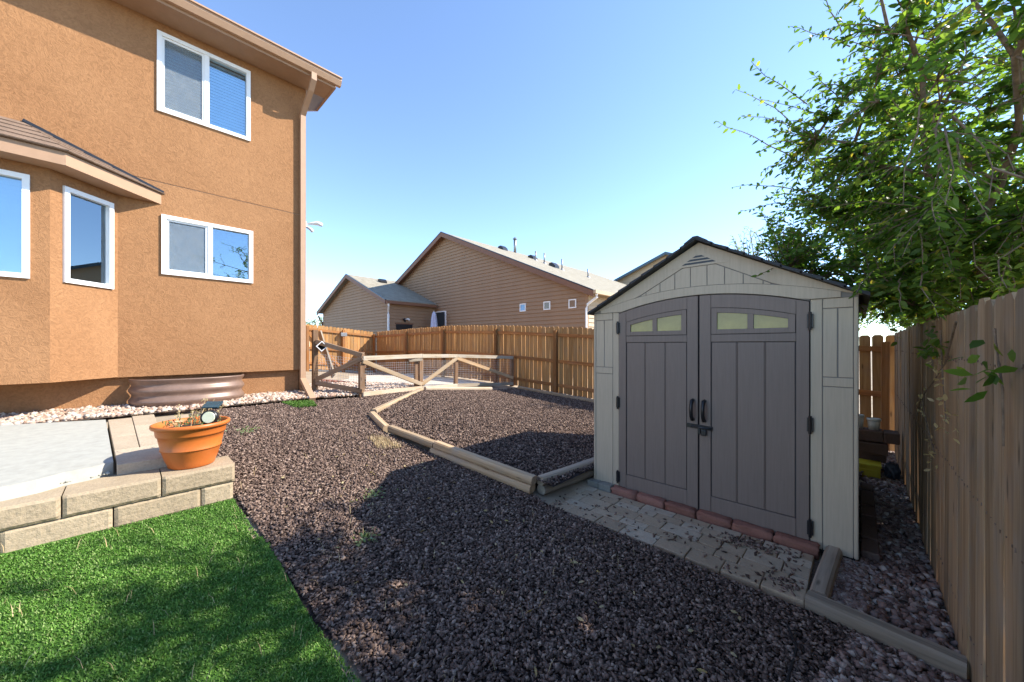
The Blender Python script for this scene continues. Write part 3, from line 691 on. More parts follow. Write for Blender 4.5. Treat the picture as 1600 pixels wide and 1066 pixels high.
for i, L in enumerate([.28, .29, .29, .29, .30, .29]):
    rough = bmesh.new(); vs = [rough.verts.new(p) for p in boxv((bx + .006, 3.625, .02), (bx + L - .006, 3.725, .115))]
    for q in BF: rough.faces.new([vs[k] for k in q])
    bmesh.ops.subdivide_edges(rough, edges=rough.edges[:], cuts=3, use_grid_fill=True)
    for v_ in rough.verts: v_.co += Vector((random.uniform(-.004, .004), random.uniform(-.005, .005), random.uniform(-.004, .004)))
    bmesh.ops.bevel(rough, geom=[e_ for e_ in rough.edges if e_.calc_face_angle(0) > 1], offset=.01, segments=2, affect='EDGES')
    bmk('brick', rough, m_red, eb, True); bx += L
ge = thing('grey_brick_edging', 'two pale grey edging bricks at the left shed corner', 'edging', (-2.1, 3.66, .03))
box('brick', (-2.27, 3.64, .02), (-2.13, 3.735, .11), m_grb, ge, .01); box('brick', (-2.12, 3.63, .02), (-1.97, 3.73, .115), m_grb, ge, .01)
# stray mulch on the pavers
nst = 300; q = np.stack([rng.uniform(-2.3, -.3, nst), 2.9 + .7 * rng.beta(1.1, 1.6, nst)], -1)
ex = np.stack([rng.normal(-.62, .16, 160), rng.normal(3.45, .06, 160)], -1); ex2 = np.stack([rng.normal(-.35, .06, 60), rng.normal(3.05, .05, 60)], -1)
q = np.concatenate([q[rng.random(nst) < .5], ex, ex2]); q = q[(q[:, 1] < 3.61) & (q[:, 0] < -.26) & (q[:, 0] > -2.3)]
chips('stray_mulch', q, np.full(len(q), .058), (.014, .03), m_mulch, 'stray mulch chips scattered on the pavers', flat=.5, elong=2.2, lift=.4)

# ------------------------------------------------------------------ shed
SX0, SX1, SY, SB, ST = -2.235, 0.0, 3.74, .06, 2.02; CX = -1.10; PK = 2.63
S = thing('garden_shed', 'taupe resin garden shed with grey brown double doors', 'shed', (CX, 4.75, .06))
box('floor_base', (SX0 + .02, SY + .0, .03), (SX1 - .02, 5.74, .075), m_black, S)
box('side_wall', (SX0, SY + .03, SB), (SX0 + .04, 5.75, ST), m_taupe, S); box('side_wall', (SX1 - .04, SY + .03, SB), (SX1, 5.75, ST), m_taupe, S)
fix(mk('back_wall', *prism([(SX0, SB), (SX1, SB), (SX1, ST), (CX, PK), (SX0, ST)], 'y', 5.72, 5.76), m_taupe, S))
Y0 = SY
def fbox(name, x0, x1, z0, z1, proud, mat, parent, th=.02, bev=.004): return box(name, (x0, Y0 - proud, z0), (x1, Y0 - proud + th, z1), mat, parent, bev)
# corner columns
def column(x0, x1, door_side):
    c = fbox('front_panel', x0, x1, SB, ST + .01, 0, m_groove, S, .03, .003)
    tw = .075
    if door_side > 0: tx0, tx1, p0, p1 = x1 - tw, x1, x0, x1 - tw
    else: tx0, tx1, p0, p1 = x0, x0 + tw, x0 + tw, x1
    fbox('trim_board', tx0 + .003, tx1 - .002, SB + .002, ST, .009, m_taupe, c, .02)
    cb = .028; q0, q1 = (p0 + cb, p1) if door_side > 0 else (p0, p1 - cb)
    e0, e1 = (p0, p0 + cb) if door_side > 0 else (p1 - cb, p1)
    fbox('corner_bead', e0 + .001, e1 - .003, SB + .002, ST, .010, m_taupe, c, .02, .008)
    fbox('lower_plank', q0 + .003, q1 - .003, SB + .002, 1.335, .006, m_taupe, c)
    fbox('cross_rail', q0 + .003, q1 - .003, 1.341, 1.408, .010, m_taupe, c)
    m_ = (q0 + q1) / 2
    fbox('upper_plank', q0 + .003, m_ - .004, 1.414, 1.94, .006, m_taupe, c); fbox('upper_plank', m_ + .004, q1 - .003, 1.414, 1.94, .006, m_taupe, c)
    fbox('top_rail', q0 + .003, q1 - .003, 1.946, ST, .010, m_taupe, c)
DL, DR, DM = -1.915, -.285, -1.10
column(SX0, DL - .004, 1); column(DR + .004, SX1, -1)
# gable front
def arch(x): return 2.135 - .125 * ((x - CX) / .82) ** 2
def roofz(x): return PK - (PK - ST) * abs(x - CX) / (CX - SX0) - .0
N = 24; xsA = [SX0 + (SX1 - SX0) * i / N for i in range(N + 1)]
lowz = lambda x: arch(x) + .0 if DL <= x <= DR else ST + .003
xsA = sorted(set([round(x, 4) for x in xsA] + [DL, DR, CX]))
V = []; F = []
for x in xsA:
    a_ = max(lowz(x), 0); b_ = max(roofz(x), a_ + .002)
    V += [(x, Y0 - .012, a_), (x, Y0 - .012, b_), (x, Y0 + .03, a_), (x, Y0 + .03, b_)]
for i in range(len(xsA) - 1):
    k = 4 * i; F += [(k, k + 4, k + 5, k + 1), (k + 2, k + 3, k + 7, k + 6), (k, k + 2, k + 6, k + 4), (k + 1, k + 5, k + 7, k + 3)]
G = fix(mk('gable_panel', V, F, m_groove, S))
def ribbon(name, xs_, zlo, zhi, pr, mat, parent, th=.014):
    V = []; F = []
    for x in xs_: V += [(x, Y0 - pr, zlo(x)), (x, Y0 - pr, zhi(x)), (x, Y0 - pr + th, zlo(x)), (x, Y0 - pr + th, zhi(x))]
    for i in range(len(xs_) - 1):
        k = 4 * i; F += [(k, k + 4, k + 5, k + 1), (k + 2, k + 3, k + 7, k + 6), (k, k + 2, k + 6, k + 4), (k + 1, k + 5, k + 7, k + 3)]
    F += [(0, 1, 3, 2), (len(V) - 4, len(V) - 2, len(V) - 1, len(V) - 3)]
    return fix(mk(name, V, F, mat, parent))
lin = lambda a, b, n: [a + (b - a) * i / n for i in range(n + 1)]
band = lambda x: 2.215 - .135 * ((x - CX) / .95) ** 2
ribbon('arch_trim', lin(SX0 + .10, SX1 - .10, 24), lambda x: max(arch(x) + .003, ST + .004), lambda x: max(band(x), ST + .012), .024, m_taupe, G)
rk = .17
for s_ in (-1, 1):
    xa = CX; xb = CX + s_ * 1.135
    X_ = lin(min(xa, xb), max(xa, xb), 16)
    ribbon('rake_trim', X_, lambda x: max(roofz(x) - rk + .03, band(x) + .003, ST + .005), lambda x: max(roofz(x), ST + .014), .022, m_taupe, G)
innert = lambda x: roofz(x) - rk + .025
xb = CX - .80
pw = .1455
for i in range(11):
    a_, b_ = CX - .80 + pw * i + .004, CX - .80 + pw * (i + 1) - .004
    X_ = [x for x in lin(a_, b_, 6) if innert(x) > band(x) + .012]
    if len(X_) > 1: ribbon('gable_plank', X_, lambda x: band(x) + .005, lambda x: min(innert(x) - .004, 2.405), .019, m_taupe, G)
vt = fix(mk('vent_trim', *prism([(CX - .26, 2.41), (CX + .26, 2.41), (CX, 2.41 + .26 * .546)], 'y', Y0 - .026, Y0 - .005), m_taupe, G))
for i, (hw, z) in enumerate([(.15, 2.43), (.105, 2.460), (.055, 2.490)]):
    fix(mk('vent_slot', *prism([(CX - hw, z), (CX + hw, z), (CX + hw - .03, z + .018), (CX - hw + .03, z + .018)], 'y', Y0 - .0275, Y0 - .0262), m_black, vt))
# doors
def door(x0, x1, flip):
    d = bpy.data.objects.new('door', None); d.empty_display_size = .1; link(d, S); d.location = Vector(((x0 + x1) / 2, Y0 - .02, .08)) - wl(S)
    X_ = lin(x0, x1, 10)
    ribbon('leaf', X_, lambda x: .085, lambda x: arch(x) - .006, .004, m_groove_d, d, .03)
    inn, out = (x1, x0) if not flip else (x0, x1)
    st = .085; wi = .10
    a0, a1 = (x0 + st, x1 - wi) if not flip else (x0 + wi, x1 - st)
    ribbon('stile', lin(x0 + .002, a0 - .003, 4), lambda x: .087, lambda x: arch(x) - .008, .020, m_door, d)
    ribbon('stile', lin(a1 + .003, x1 - .002, 4), lambda x: .087, lambda x: arch(x) - .008, .020, m_door, d)
    A_ = lin(a0, a1, 8)
    ribbon('top_rail', A_, lambda x: arch(x) - .125, lambda x: arch(x) - .008, .019, m_door, d)
    fbox('bottom_rail', a0, a1, .087, .255, .019, m_door, d); fbox('middle_rail', a0, a1, 1.69, 1.757, .019, m_door, d)
    pw_ = (a1 - a0) / 3
    for i in range(3):
        fbox('plank', a0 + i * pw_ + .006, a0 + (i + 1) * pw_ - .006, .262, 1.684, .014, m_door, d)
        if i: fbox('bead', a0 + i * pw_ - .0035, a0 + i * pw_ + .0035, .262, 1.684, .014, m_door, d, .02, .002)
    # window
    wn = bpy.data.objects.new('window', None); link(wn, d); wn.location = Vector((.0, .0, 1.7))
    top = lambda x: arch(x) - .131
    ribbon('frame', lin(a0 + .004, a0 + .05, 2), lambda x: 1.763, top, .024, m_door, wn); ribbon('frame', lin(a1 - .05, a1 - .004, 2), lambda x: 1.763, top, .024, m_door, wn)
    ribbon('frame', lin(a0 + .051, a1 - .051, 6), lambda x: 1.763, lambda x: 1.803, .024, m_door, wn)
    ribbon('frame', lin(a0 + .051, a1 - .051, 6), lambda x: top(x) - .04, top, .024, m_door, wn)
    mm = (a0 + a1) / 2; ribbon('mullion', [mm - .022, mm + .022], lambda x: 1.804, lambda x: top(x) - .041, .022, m_door, wn)
    for u0, u1 in ((a0 + .051, mm - .023), (mm + .023, a1 - .051)):
        ribbon('pane', lin(u0, u1, 4), lambda x: 1.804, lambda x: top(x) - .042, .010, m_amber, wn, .004)
    hx = x1 - .045 if not flip else x0 + .045
    pts = [(hx, Y0 - .02, 1.135), (hx, Y0 - .055, 1.13), (hx, Y0 - .075, 1.09), (hx, Y0 - .078, 1.04), (hx, Y0 - .07, .99), (hx, Y0 - .05, .955), (hx, Y0 - .02, .95)]
    mk('handle', *sweep(pts, circ(.017, 8), up=(1, 0, 0)), m_black, d, True)
    for z in (1.85, 1.03, .215):
        hxx = x0 - .006 if not flip else x1 + .006
        hg = box('hinge', (hxx - .02, Y0 - .035, z - .055), (hxx + .02, Y0 - .012, z + .055), m_black, d, .004)
        mk('hinge_pin', *taper([(hxx, Y0 - .038, z - .07), (hxx, Y0 - .038, z + .07)], [.011, .011], 8), m_black, hg)
    return d
m_groove_d = plain('door_groove_shadow_plastic', (.07, .06, .06), .6)  # darker copy of the door plastic, shade between planks put into its colour
d1 = door(DL, DM - .006, False); d2 = door(DM + .006, DR, True)
lt = bpy.data.objects.new('latch', None); link(lt, S); lt.location = Vector((DM, Y0 - .04, .88)) - wl(S)
beam('bolt_plate', (DM - .105, Y0 - .026, .892), (DM + .12, Y0 - .026, .884), .012, .04, m_black, lt, bev=.003)
mk('bolt', *taper([(DM - .06, Y0 - .042, .890), (DM + .115, Y0 - .042, .884)], [.009, .009], 8), m_bolt, lt, True)
box('padlock', (DM + .03, Y0 - .06, .815), (DM + .075, Y0 - .035, .868), m_black, lt, .006); box('catch', (DM + .0, Y0 - .045, .82), (DM + .022, Y0 - .028, .875), m_black, lt, .004)
# worn raised lettering on the right door: too faint in the photograph to read, so only its row of strokes is built
bars = []
for i in range(9):
    x_ = -.66 + i * .034; zc = 1.723
    bars.append((boxv((x_, Y0 - .0205, zc - .014), (x_ + .005, Y0 - .0185, zc + .014)), BF))
    zz = zc + (.011 if i % 3 else -.002)
    bars.append((boxv((x_ + .005, Y0 - .0204, zz - .002), (x_ + .02, Y0 - .0185, zz + .002)), BF))
mk('door_lettering', *join(bars), m_door, d2)
# roof with stepped shingle courses
rf = bpy.data.objects.new('roof', None); link(rf, S); rf.location = Vector((CX, 4.7, 2.4)) - wl(S)
for s_ in (-1, 1):
    hw = 1.135 + .012; sl_z = lambda d_: PK + .012 - .546 * d_
    nC = 9
    for i in range(nC):
        d0, d1_ = hw * (i) / nC, hw * (i + 1) / nC + .012
        xa, xb = CX + s_ * d0, CX + s_ * d1_
        za, zb = sl_z(d0), sl_z(d1_)
        lo_, hi_ = 0.0, .020
        pts = [(xa, za), (xb, zb), (xb, zb + hi_ + .008), (xa, za + hi_ - .004)]
        fix(mk('shingle_course', *prism(pts, 'y', 3.625, 5.83), m_roofpl, rf))
fix(mk('ridge_cap', *prism([(CX - .1, PK - .03), (CX, PK + .025), (CX + .1, PK - .03), (CX + .1, PK - .012), (CX + .02, PK + .040), (CX - .02, PK + .040), (CX - .1, PK - .012)], 'y', 3.615, 5.84), m_roofpl, rf))
# blocks along the right side of the shed
sbk = thing('block_edging', 'dark blocks stacked in a line along the right side of the shed', 'edging', (.05, 4.7, .02))
for i in range(7):
    y_ = 3.86 + i * .27; box('block', (.012, y_, .0), (.115, y_ + .262, .10 + random.uniform(-.008, .012)), m_brb, sbk, .012)

# pile behind the shed
ps = thing('block_pile', 'pile of brown concrete blocks behind the shed by the fence', 'block pile', (.1, 6.6, 0))
for z0, x0, x1, y0 in ((.30, -.02, .26, 6.40), (.45, -.08, .22, 6.43), (.45, .225, .36, 6.42), (.02, -.05, .2, 6.62), (.16, -.05, .25, 6.60)):
    box('block', (x0, y0, z0), (x1, y0 + .24, z0 + .135), m_brb, ps, .012)
yb = thing('yellow_crate', 'yellow plastic crate under the brown blocks', 'crate', (.1, 6.3, .02))
box('body', (-.06, 6.25, .03), (.19, 6.5, .19), m_yellow, yb, .012); box('rim', (-.07, 6.24, .17), (.2, 6.51, .2), m_yellow, yb, .006); box('lid_panel', (-.03, 6.235, .06), (.16, 6.25, .14), m_yellow, yb, .004)
for i, (x0, x1, hh) in enumerate([(-.06, .05, .17), (.075, .20, .14)]):
    t_ = thing('plastic_tub', ['taller white plastic tub on the block pile', 'wider white plastic tub with rim on the block pile'][i], 'tub', ((x0 + x1) / 2, 6.55, .59), 'tubs on the block pile')
    r_ = (x1 - x0) / 2; cx_, cy_ = (x0 + x1) / 2, 6.54
    mk('body', *lathe([(0, .588), (r_ * .82, .588), (r_ * .98, .588 + hh), (r_ * .9, .588 + hh), (r_ * .75, .61)], 20, cx_, cy_), m_cream, t_, True)
    mk('rim', *lathe([(r_ * .95, .56 + hh), (r_ * 1.08, .562 + hh), (r_ * 1.08, .588 + hh), (r_ * .95, .592 + hh)], 20, cx_, cy_), m_cream, t_, True)
bag = thing('blue_bag', 'crumpled dark blue bag beside the block pile', 'bag', (.3, 6.5, .0))
bm = bmesh.new(); bmesh.ops.create_icosphere(bm, subdivisions=3, radius=.10)
for v_ in bm.verts: v_.co = Vector((v_.co.x * .7, v_.co.y, v_.co.z * 1.1)) * (1 + .28 * math.sin(v_.co.x * 70) * math.cos(v_.co.y * 55 + v_.co.z * 40)) + Vector((.295, 6.5, .10))
bmk('sack', bm, plain('blue_plastic', (.05, .065, .09), .4, .5), bag, True)

# ------------------------------------------------------------------ tall fences
def picket_mesh(wd, hgt, th, mat, k):
    ear = .03; z0 = -hgt / 2; z1 = hgt / 2
    P = [(-wd / 2, z0), (wd / 2, z0), (wd / 2, z1 - ear), (wd / 2 - ear, z1), (-wd / 2 + ear, z1), (-wd / 2, z1 - ear)]
    V, F = prism(P, 'y', -th / 2, th / 2); o = mesh('picket%d' % k, V, F, mat); return o
def add_pickets(root, pts, wd, th, mat, ang, hts):
    cache = {}
    for (x, y, z0), h_ in zip(pts, hts):
        key = (round(h_ / .02), random.randint(0, 2))
        if key not in cache:
            me = picket_mesh(wd * [1, .985, .97][key[1]], round(h_ / .02) * .02, th, mat, len(cache)); bm = bmesh.new(); bm.from_mesh(me); bmesh.ops.recalc_face_normals(bm, faces=bm.faces); bm.to_mesh(me); bm.free(); cache[key] = me
        o = bpy.data.objects.new('picket', cache[key]); link(o, root)
        o.location = Vector((x, y, z0 + key[0] * .01)) - Vector(root.location)
        o.rotation_euler = (random.gauss(0, .004), random.gauss(0, .006), ang)
topB = sorted([(.4, 1.81), (-4.8, 2.10), (-8.2, 2.29), (-10.6, 2.37), (-13, 2.34), (-16, 2.28)])
tB = lambda x: float(np.interp(x, *zip(*topB))); yB = lambda x: 8.17 + .025 * x
BFn = thing('back_fence', 'tall stained cedar picket fence across the back of the yard', 'fence', (-8, 8.0, .4))
pts = []; hts = []; x = .37
while x > -16.0:
    h_ = 1.80 + random.uniform(-.012, .012); pts.append((x, yB(x) + .035, tB(x) - h_)); hts.append(h_); x -= .1475
add_pickets(BFn, pts, .1355, .02, m_cedar, math.atan(.025), hts)
PX = [.30, -1.1, -3.5, -5.94, -8.22, -10.88, -13.34, -15.96]
for a_, b_ in zip(PX, PX[1:]):
    for dz in (-.22, -.93, -1.58):
        beam('rail', (a_, yB(a_), tB(a_) + dz), (b_, yB(b_), tB(b_) + dz), .04, .088, m_cedarx, BFn, bev=.004)
for x in PX[:]:
    box('post', (x - .045, yB(x) - .115, tB(x) - 1.95), (x + .045, yB(x) - .025, tB(x) - .10), m_cedarp, BFn, .005)
SFn = thing('side_fence', 'weathered grey brown picket fence along the right side', 'fence', (.4, 3, 0))
pts = []; hts = []; y = -2.0
while y < 8.08:
    h_ = 1.84 + random.uniform(-.012, .012); pts.append((.40 + random.uniform(-.004, .004), y, .005)); hts.append(h_); y += .1445
add_pickets(SFn, pts, .1415, .017, m_weath, math.pi / 2, hts)
for z in (.25, .95, 1.58): beam('rail', (.432, -2, z), (.432, 8.1, z), .04, .088, m_cedarx, SFn)
for y in (-1, 1.4, 3.8, 6.2): box('post', (.45, y - .045, 0), (.54, y + .045, 1.7), m_cedarp, SFn, .005)
nv = []
for x_, y_, z_ in pts:
    for zz in (.25, .95, 1.58):
        for dy in (-.035, .035): nv.append(taper([(x_ - .0087, y_ + dy + random.uniform(-.006, .006), zz + random.uniform(-.02, .02)), (x_ - .0105, y_ + dy, zz)], [.0026, .0022], 6))
o = mk('nail_heads', *join(nv), plain('rusty_nail', (.16, .11, .08), .7), SFn); o['kind'] = 'stuff'
LFn = thing('wing_fence', 'sunlit cedar fence with gate behind the house corner', 'fence', (-16, 5, .5))
pts = []; hts = []; y = 7.62
tl = lambda y: 2.28 + (7.75 - y) * .085
while y > 2.6:
    h_ = 1.80 + random.uniform(-.012, .012); pts.append((-16.06, y, tl(y) - h_)); hts.append(h_); y -= .1475
add_pickets(LFn, pts, .137, .02, m_cedar, math.pi / 2, hts)
for a_, b_ in ((7.7, 6.36), (6.3, 4.95), (4.9, 2.6)):
    for dz in (-.2, -.95, -1.55): beam('rail', (-16.01, a_, tl(a_) + dz), (-16.01, b_, tl(b_) + dz), .04, .088, m_cedarx, LFn)
for y in (6.33, 4.92): box('post', (-15.99, y - .05, .4), (-15.89, y + .05, tl(y) - .08), m_cedarp, LFn, .005)
beam('gate_brace', (-15.97, 6.2, .75), (-15.97, 5.0, 2.2), .03, .09, m_cedarx, LFn)
box('gate_hinge', (-15.98, 6.2, 2.05), (-15.87, 6.45, 2.2), m_metal, LFn, .004)

# ------------------------------------------------------------------ low wire fence with gate
LW_ = thing('low_wire_fence', 'low wooden rail fence with wire mesh and small gate', 'fence', (-7.2, 5, .6))
gp0, gp1, gp2, gp3, gp4 = (-7.48, 2.44), (-6.80, 3.03), (-7.20, 4.56), (-7.62, 5.88), (-7.47, 7.84)
def post(p, z0, z1, wd=.09): box('post', (p[0] - wd / 2, p[1] - wd / 2, z0), (p[0] + wd / 2, p[1] + wd / 2, z1), m_lowpost, LW_, .005)
post(gp0, .68, 1.95); post(gp1, .62, 1.53); post(gp2, .60, 1.47); post((gp2[0] + .02, gp2[1] - .13), .6, 1.40, .07); post(gp3, .52, 1.41); post(gp4, .45, 1.33); post((-7.12, 3.22), .6, 1.36, .07)
def lr(a, za, b, zb, wd=.045, ht=.085, mat=m_rail, off=(.055, 0)): return beam('rail', (a[0] + off[0], a[1] + off[1], za), (b[0] + off[0], b[1] + off[1], zb), wd, ht, mat, LW_, bev=.004)
lr(gp0, 1.73, gp1, 1.47, mat=m_brace); lr(gp0, .95, gp1, .80, mat=m_brace); lr((gp0[0] + .03, gp0[1]), 1.02, gp1, 1.42, mat=m_brace)
lr(gp1, 1.415, gp2, 1.42); lr(gp1, .74, gp2, .70); lr(gp1, 1.36, gp2, .78, mat=m_timber)
lr(gp2, 1.42, gp3, 1.385); lr(gp2, .78, gp3, 1.33, mat=m_timber)
lr(gp3, 1.385, gp4, 1.30); lr(gp3, 1.33, gp4, .70, mat=m_timber); lr(gp2, .69, gp3, .62); lr(gp3, .62, gp4, .53)
lr((gp2[0] + .04, gp2[1] - .35), 1.33, (gp2[0] + .04, gp2[1] - .02), 1.34, ht=.06, mat=m_tgrey)
def wire(a, b, z0a, z0b, ht, step=.05, wr=.0018):
    parts = []; A = Vector((a[0], a[1], 0)); B = Vector((b[0], b[1], 0)); L = (B - A).length; n = int(L / step)
    for i in range(n + 1):
        p = A.lerp(B, i / n); zb_ = z0a + (z0b - z0a) * i / n; parts.append(sweep([(p.x, p.y, zb_), (p.x, p.y, zb_ + ht)], circ(wr, 3), caps=False))
    for k in range(int(ht / step) + 1):
        parts.append(sweep([(a[0], a[1], z0a + k * step), (b[0], b[1], z0b + k * step)], circ(wr, 3), caps=False))
    mk('wire_mesh', *join(parts), m_wire, LW_)
wire(gp1, gp2, .72, .68, .62); wire(gp2, gp3, .66, .60, .68); wire(gp3, gp4, .58, .5, .72); wire(gp0, gp1, .85, .74, .66)
# leaning board and flipped downspout extension by the house corner
lb = beam('leaning_board', (-8.15, 2.75, 1.93), (-7.55, 2.80, 1.05), .03, .14, m_tgrey); tag(lb, 'grey board leaning against the post by the house corner', 'board')
de = thing('downspout_extension', 'flipped up downspout extension with white square opening at the house corner', 'downspout', (-7.3, 2.45, 1.6))
ax = Vector((.9, -.25, .1)).normalized(); c0 = Vector((-7.30, 2.50, 1.64)); s1_ = Vector((.18, .7, .69)); s1_ = (s1_ - ax * s1_.dot(ax)).normalized(); s2_ = ax.cross(s1_)
def tubebox(h0, h1, r0, mat, name, wall=.008):
    V = []
    for t_ in (h0, h1):
        for r_ in (r0, r0 - wall):
            for a_, b_ in ((-1, -1), (1, -1), (1, 1), (-1, 1)): V.append(c0 + ax * t_ + s1_ * a_ * r_ + s2_ * b_ * r_)
    F = []
    for k in range(4):
        j = (k + 1) % 4; F += [(k, j, 8 + j, 8 + k), (4 + k, 12 + k, 12 + j, 4 + j), (8 + k, 8 + j, 12 + j, 12 + k), (k, 4 + k, 4 + j, j)]
    fix(mk(name, V, F, mat, de))
tubebox(-.25, .0, .062, m_gutter, 'pipe'); tubebox(0.0, .02, .07, m_white, 'rim', .012)
mk('dark_pipe_inside', [c0 - ax * .2 + s1_ * a_ * .055 + s2_ * b_ * .055 for a_, b_ in ((-1, -1), (1, -1), (1, 1), (-1, 1))], [(0, 1, 2, 3)], m_dark, de)  # dark sheet standing in for the shade inside the open pipe
# pale pad and brick row in the side yard
o = mk('gravel_pad', [(-7.4, 3.9, g(-7.4, 3.9) + .004), (-7.75, 7.5, .52), (-12.5, 7.3, .57), (-12.5, 4.2, .65), (-9.2, 3.6, .722)], [(0, 4, 3, 2, 1)], plain('pale_crushed_gravel', (.52, .46, .38), .95, .05, var=.25, sc_=30, bmp=.5)); o['kind'] = 'structure'
re_ = thing('red_brick_border', 'row of dark red bricks bordering the side yard gravel', 'edging', (-9.2, 3.5, .72))
for i in range(9): box('brick', (-9.9 + i * .22, 3.36 + i * .05, .69), (-9.71 + i * .22, 3.46 + i * .05, .80), m_red, re_, .01)

# ------------------------------------------------------------------ neighbour house behind the fence
NH = thing('neighbour_house', 'brown lap sided house with grey shingle gable roof behind the back fence', 'house', (-16, 16, .4))
def lap(x0f, x1f, z0, z1, yface, axis, parent, mat, step=.165):
    z = z0
    while z < z1 - .02:
        zt = min(z + step, z1); a0, a1, b0, b1 = x0f(z), x1f(z), x0f(zt), x1f(zt)
        if a1 - a0 < .05: break
        if b1 - b0 < .02: b0 = b1 = (b0 + b1) / 2
        if axis == 'y': V = [(a0, yface - .04, z), (a1, yface - .04, z), (b1, yface - .004, zt), (b0, yface - .004, zt), (a0, yface + .02, z), (a1, yface + .02, z), (b1, yface + .02, zt), (b0, yface + .02, zt)]
        else: V = [(yface + .04, a0, z), (yface + .04, a1, z), (yface + .004, b1, zt), (yface + .004, b0, zt), (yface - .02, a0, z), (yface - .02, a1, z), (yface - .02, b1, zt), (yface - .02, b0, zt)]
        fix(mk('siding_board', V, BF, mat, parent)); z = zt
NR, NP, NL = -7.46, -16.4, -25.3; EZ, PZ = 3.75, 7.68; mN = (PZ - EZ) / (NR - NP)
nlx = lambda z: NL if z < EZ else NP - (PZ - z) / mN; nrx = lambda z: NR if z < EZ else NP + (PZ - z) / mN
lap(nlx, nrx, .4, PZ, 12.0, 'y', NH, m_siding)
lap(lambda z: 12.02, lambda z: 26, .4, EZ - .05, NR, 'x', NH, m_siding2)  # sun-facing wall: its sunlight is put into this paler siding colour
box('corner_trim', (NR - .07, 11.95, .4), (NR + .045, 12.01, EZ - .1), m_siding, NH)
GR, GP, GL = -17.4, -22.0, -26.6; GEZ, GPZ = 3.93, 5.76; mG = (GPZ - GEZ) / (GR - GP)
lap(lambda z: GL if z < GEZ else GP - (GPZ - z) / mG, lambda z: GR if z < GEZ else GP + (GPZ - z) / mG, .4, GPZ, 9.2, 'y', NH, m_siding)
lap(lambda z: 9.21, lambda z: 11.97, .4, GEZ - .04, GR, 'x', NH, m_siding)
def roof_slab(ridge, eave, y0, y1, th, mat, name, parent):
    (rx, rz), (ex_, ez_) = ridge, eave
    return fix(mk(name, *prism([(rx, rz), (ex_, ez_), (ex_, ez_ + th), (rx, rz + th)], 'y', y0, y1), mat, parent))
nr = bpy.data.objects.new('main_roof', None); link(nr, NH); nr.location = Vector((-16, 18, 6)) - wl(NH)
roof_slab((NP, PZ + .03), (NR + .42, EZ + .03 - .42 * mN), 11.72, 27, .10, m_shing, 'roof_slope', nr); roof_slab((NP, PZ + .03), (NL - .42, EZ + .03 - .42 * mN), 11.72, 27, .10, m_shing, 'roof_slope', nr)
for sgn, ex_ in ((1, NR + .44), (-1, NL - .44)):
    ez_ = PZ - abs(ex_ - NP) * mN
    fix(mk('rake_board', *prism([(NP, PZ + .10), (ex_, ez_ + .10), (ex_, ez_ - .12), (NP, PZ - .12)], 'y', 11.66, 11.715), m_rake, nr))
    fix(mk('drip_edge', *prism([(NP, PZ + .15), (ex_, ez_ + .15), (ex_, ez_ + .105), (NP, PZ + .105)], 'y', 11.65, 11.72), m_black, nr))
    fix(mk('rake_soffit', *prism([(NP, PZ + .02), (ex_, ez_ + .02), (ex_, ez_ + .0), (NP, PZ + .0)], 'y', 11.72, 11.98), m_rake, nr))
eR = EZ - .44 * mN
box('eave_gutter', (NR + .44, 11.68, eR + .0), (NR + .55, 27, eR + .13), m_siding2, nr)
gr_ = bpy.data.objects.new('garage_roof', None); link(gr_, NH); gr_.location = Vector((-22, 11, 5)) - wl(NH)
roof_slab((GP, GPZ + .03), (GR + .2, GEZ + .03 - .2 * mG), 8.92, 11.98, .09, m_shing, 'roof_slope', gr_); roof_slab((GP, GPZ + .03), (GL - .3, GEZ + .03 - .3 * mG), 8.92, 20, .09, m_shing, 'roof_slope', gr_)
for ex_ in (GR + .2, GL - .3):
    ez_ = GPZ - abs(ex_ - GP) * mG
    fix(mk('rake_board', *prism([(GP, GPZ + .09), (ex_, ez_ + .09), (ex_, ez_ - .11), (GP, GPZ - .11)], 'y', 8.86, 8.915), m_rake, gr_))
    fix(mk('drip_edge', *prism([(GP, GPZ + .135), (ex_, ez_ + .135), (ex_, ez_ + .095), (GP, GPZ + .095)], 'y', 8.85, 8.92), m_black, gr_))
gE = GPZ - (GR + .2 - GP) * mG
box('eave_gutter', (GR + .2, 8.9, gE - .08), (GR + .31, 11.9, gE + .07), m_rake, gr_)
def spout(name, pts, mat, r=.04): return mk(name, *sweep(pts, [(-r, -r * .8), (r, -r * .8), (r, r * .8), (-r, r * .8)]), mat, NH)
spout('downspout', [(NR + .5, 11.8, eR), (NR + .5, 11.85, eR - .12), (NR + .05, 11.93, eR - .35), (NR - .0, 11.93, eR - .5), (NR - .0, 11.93, .5)], m_white)
spout('downspout', [(GR + .26, 9.0, gE - .05), (GR + .26, 9.02, gE - .18), (GR + .03, 9.12, gE - .42), (GR + .03, 9.13, gE - .6), (GR + .03, 9.13, .5)], m_white)
spout('downspout', [(GL - .3, 9.0, 3.7), (GL - .28, 9.05, 3.5), (GL + .05, 9.12, 3.2), (GL + .05, 9.14, .5)], m_rake)
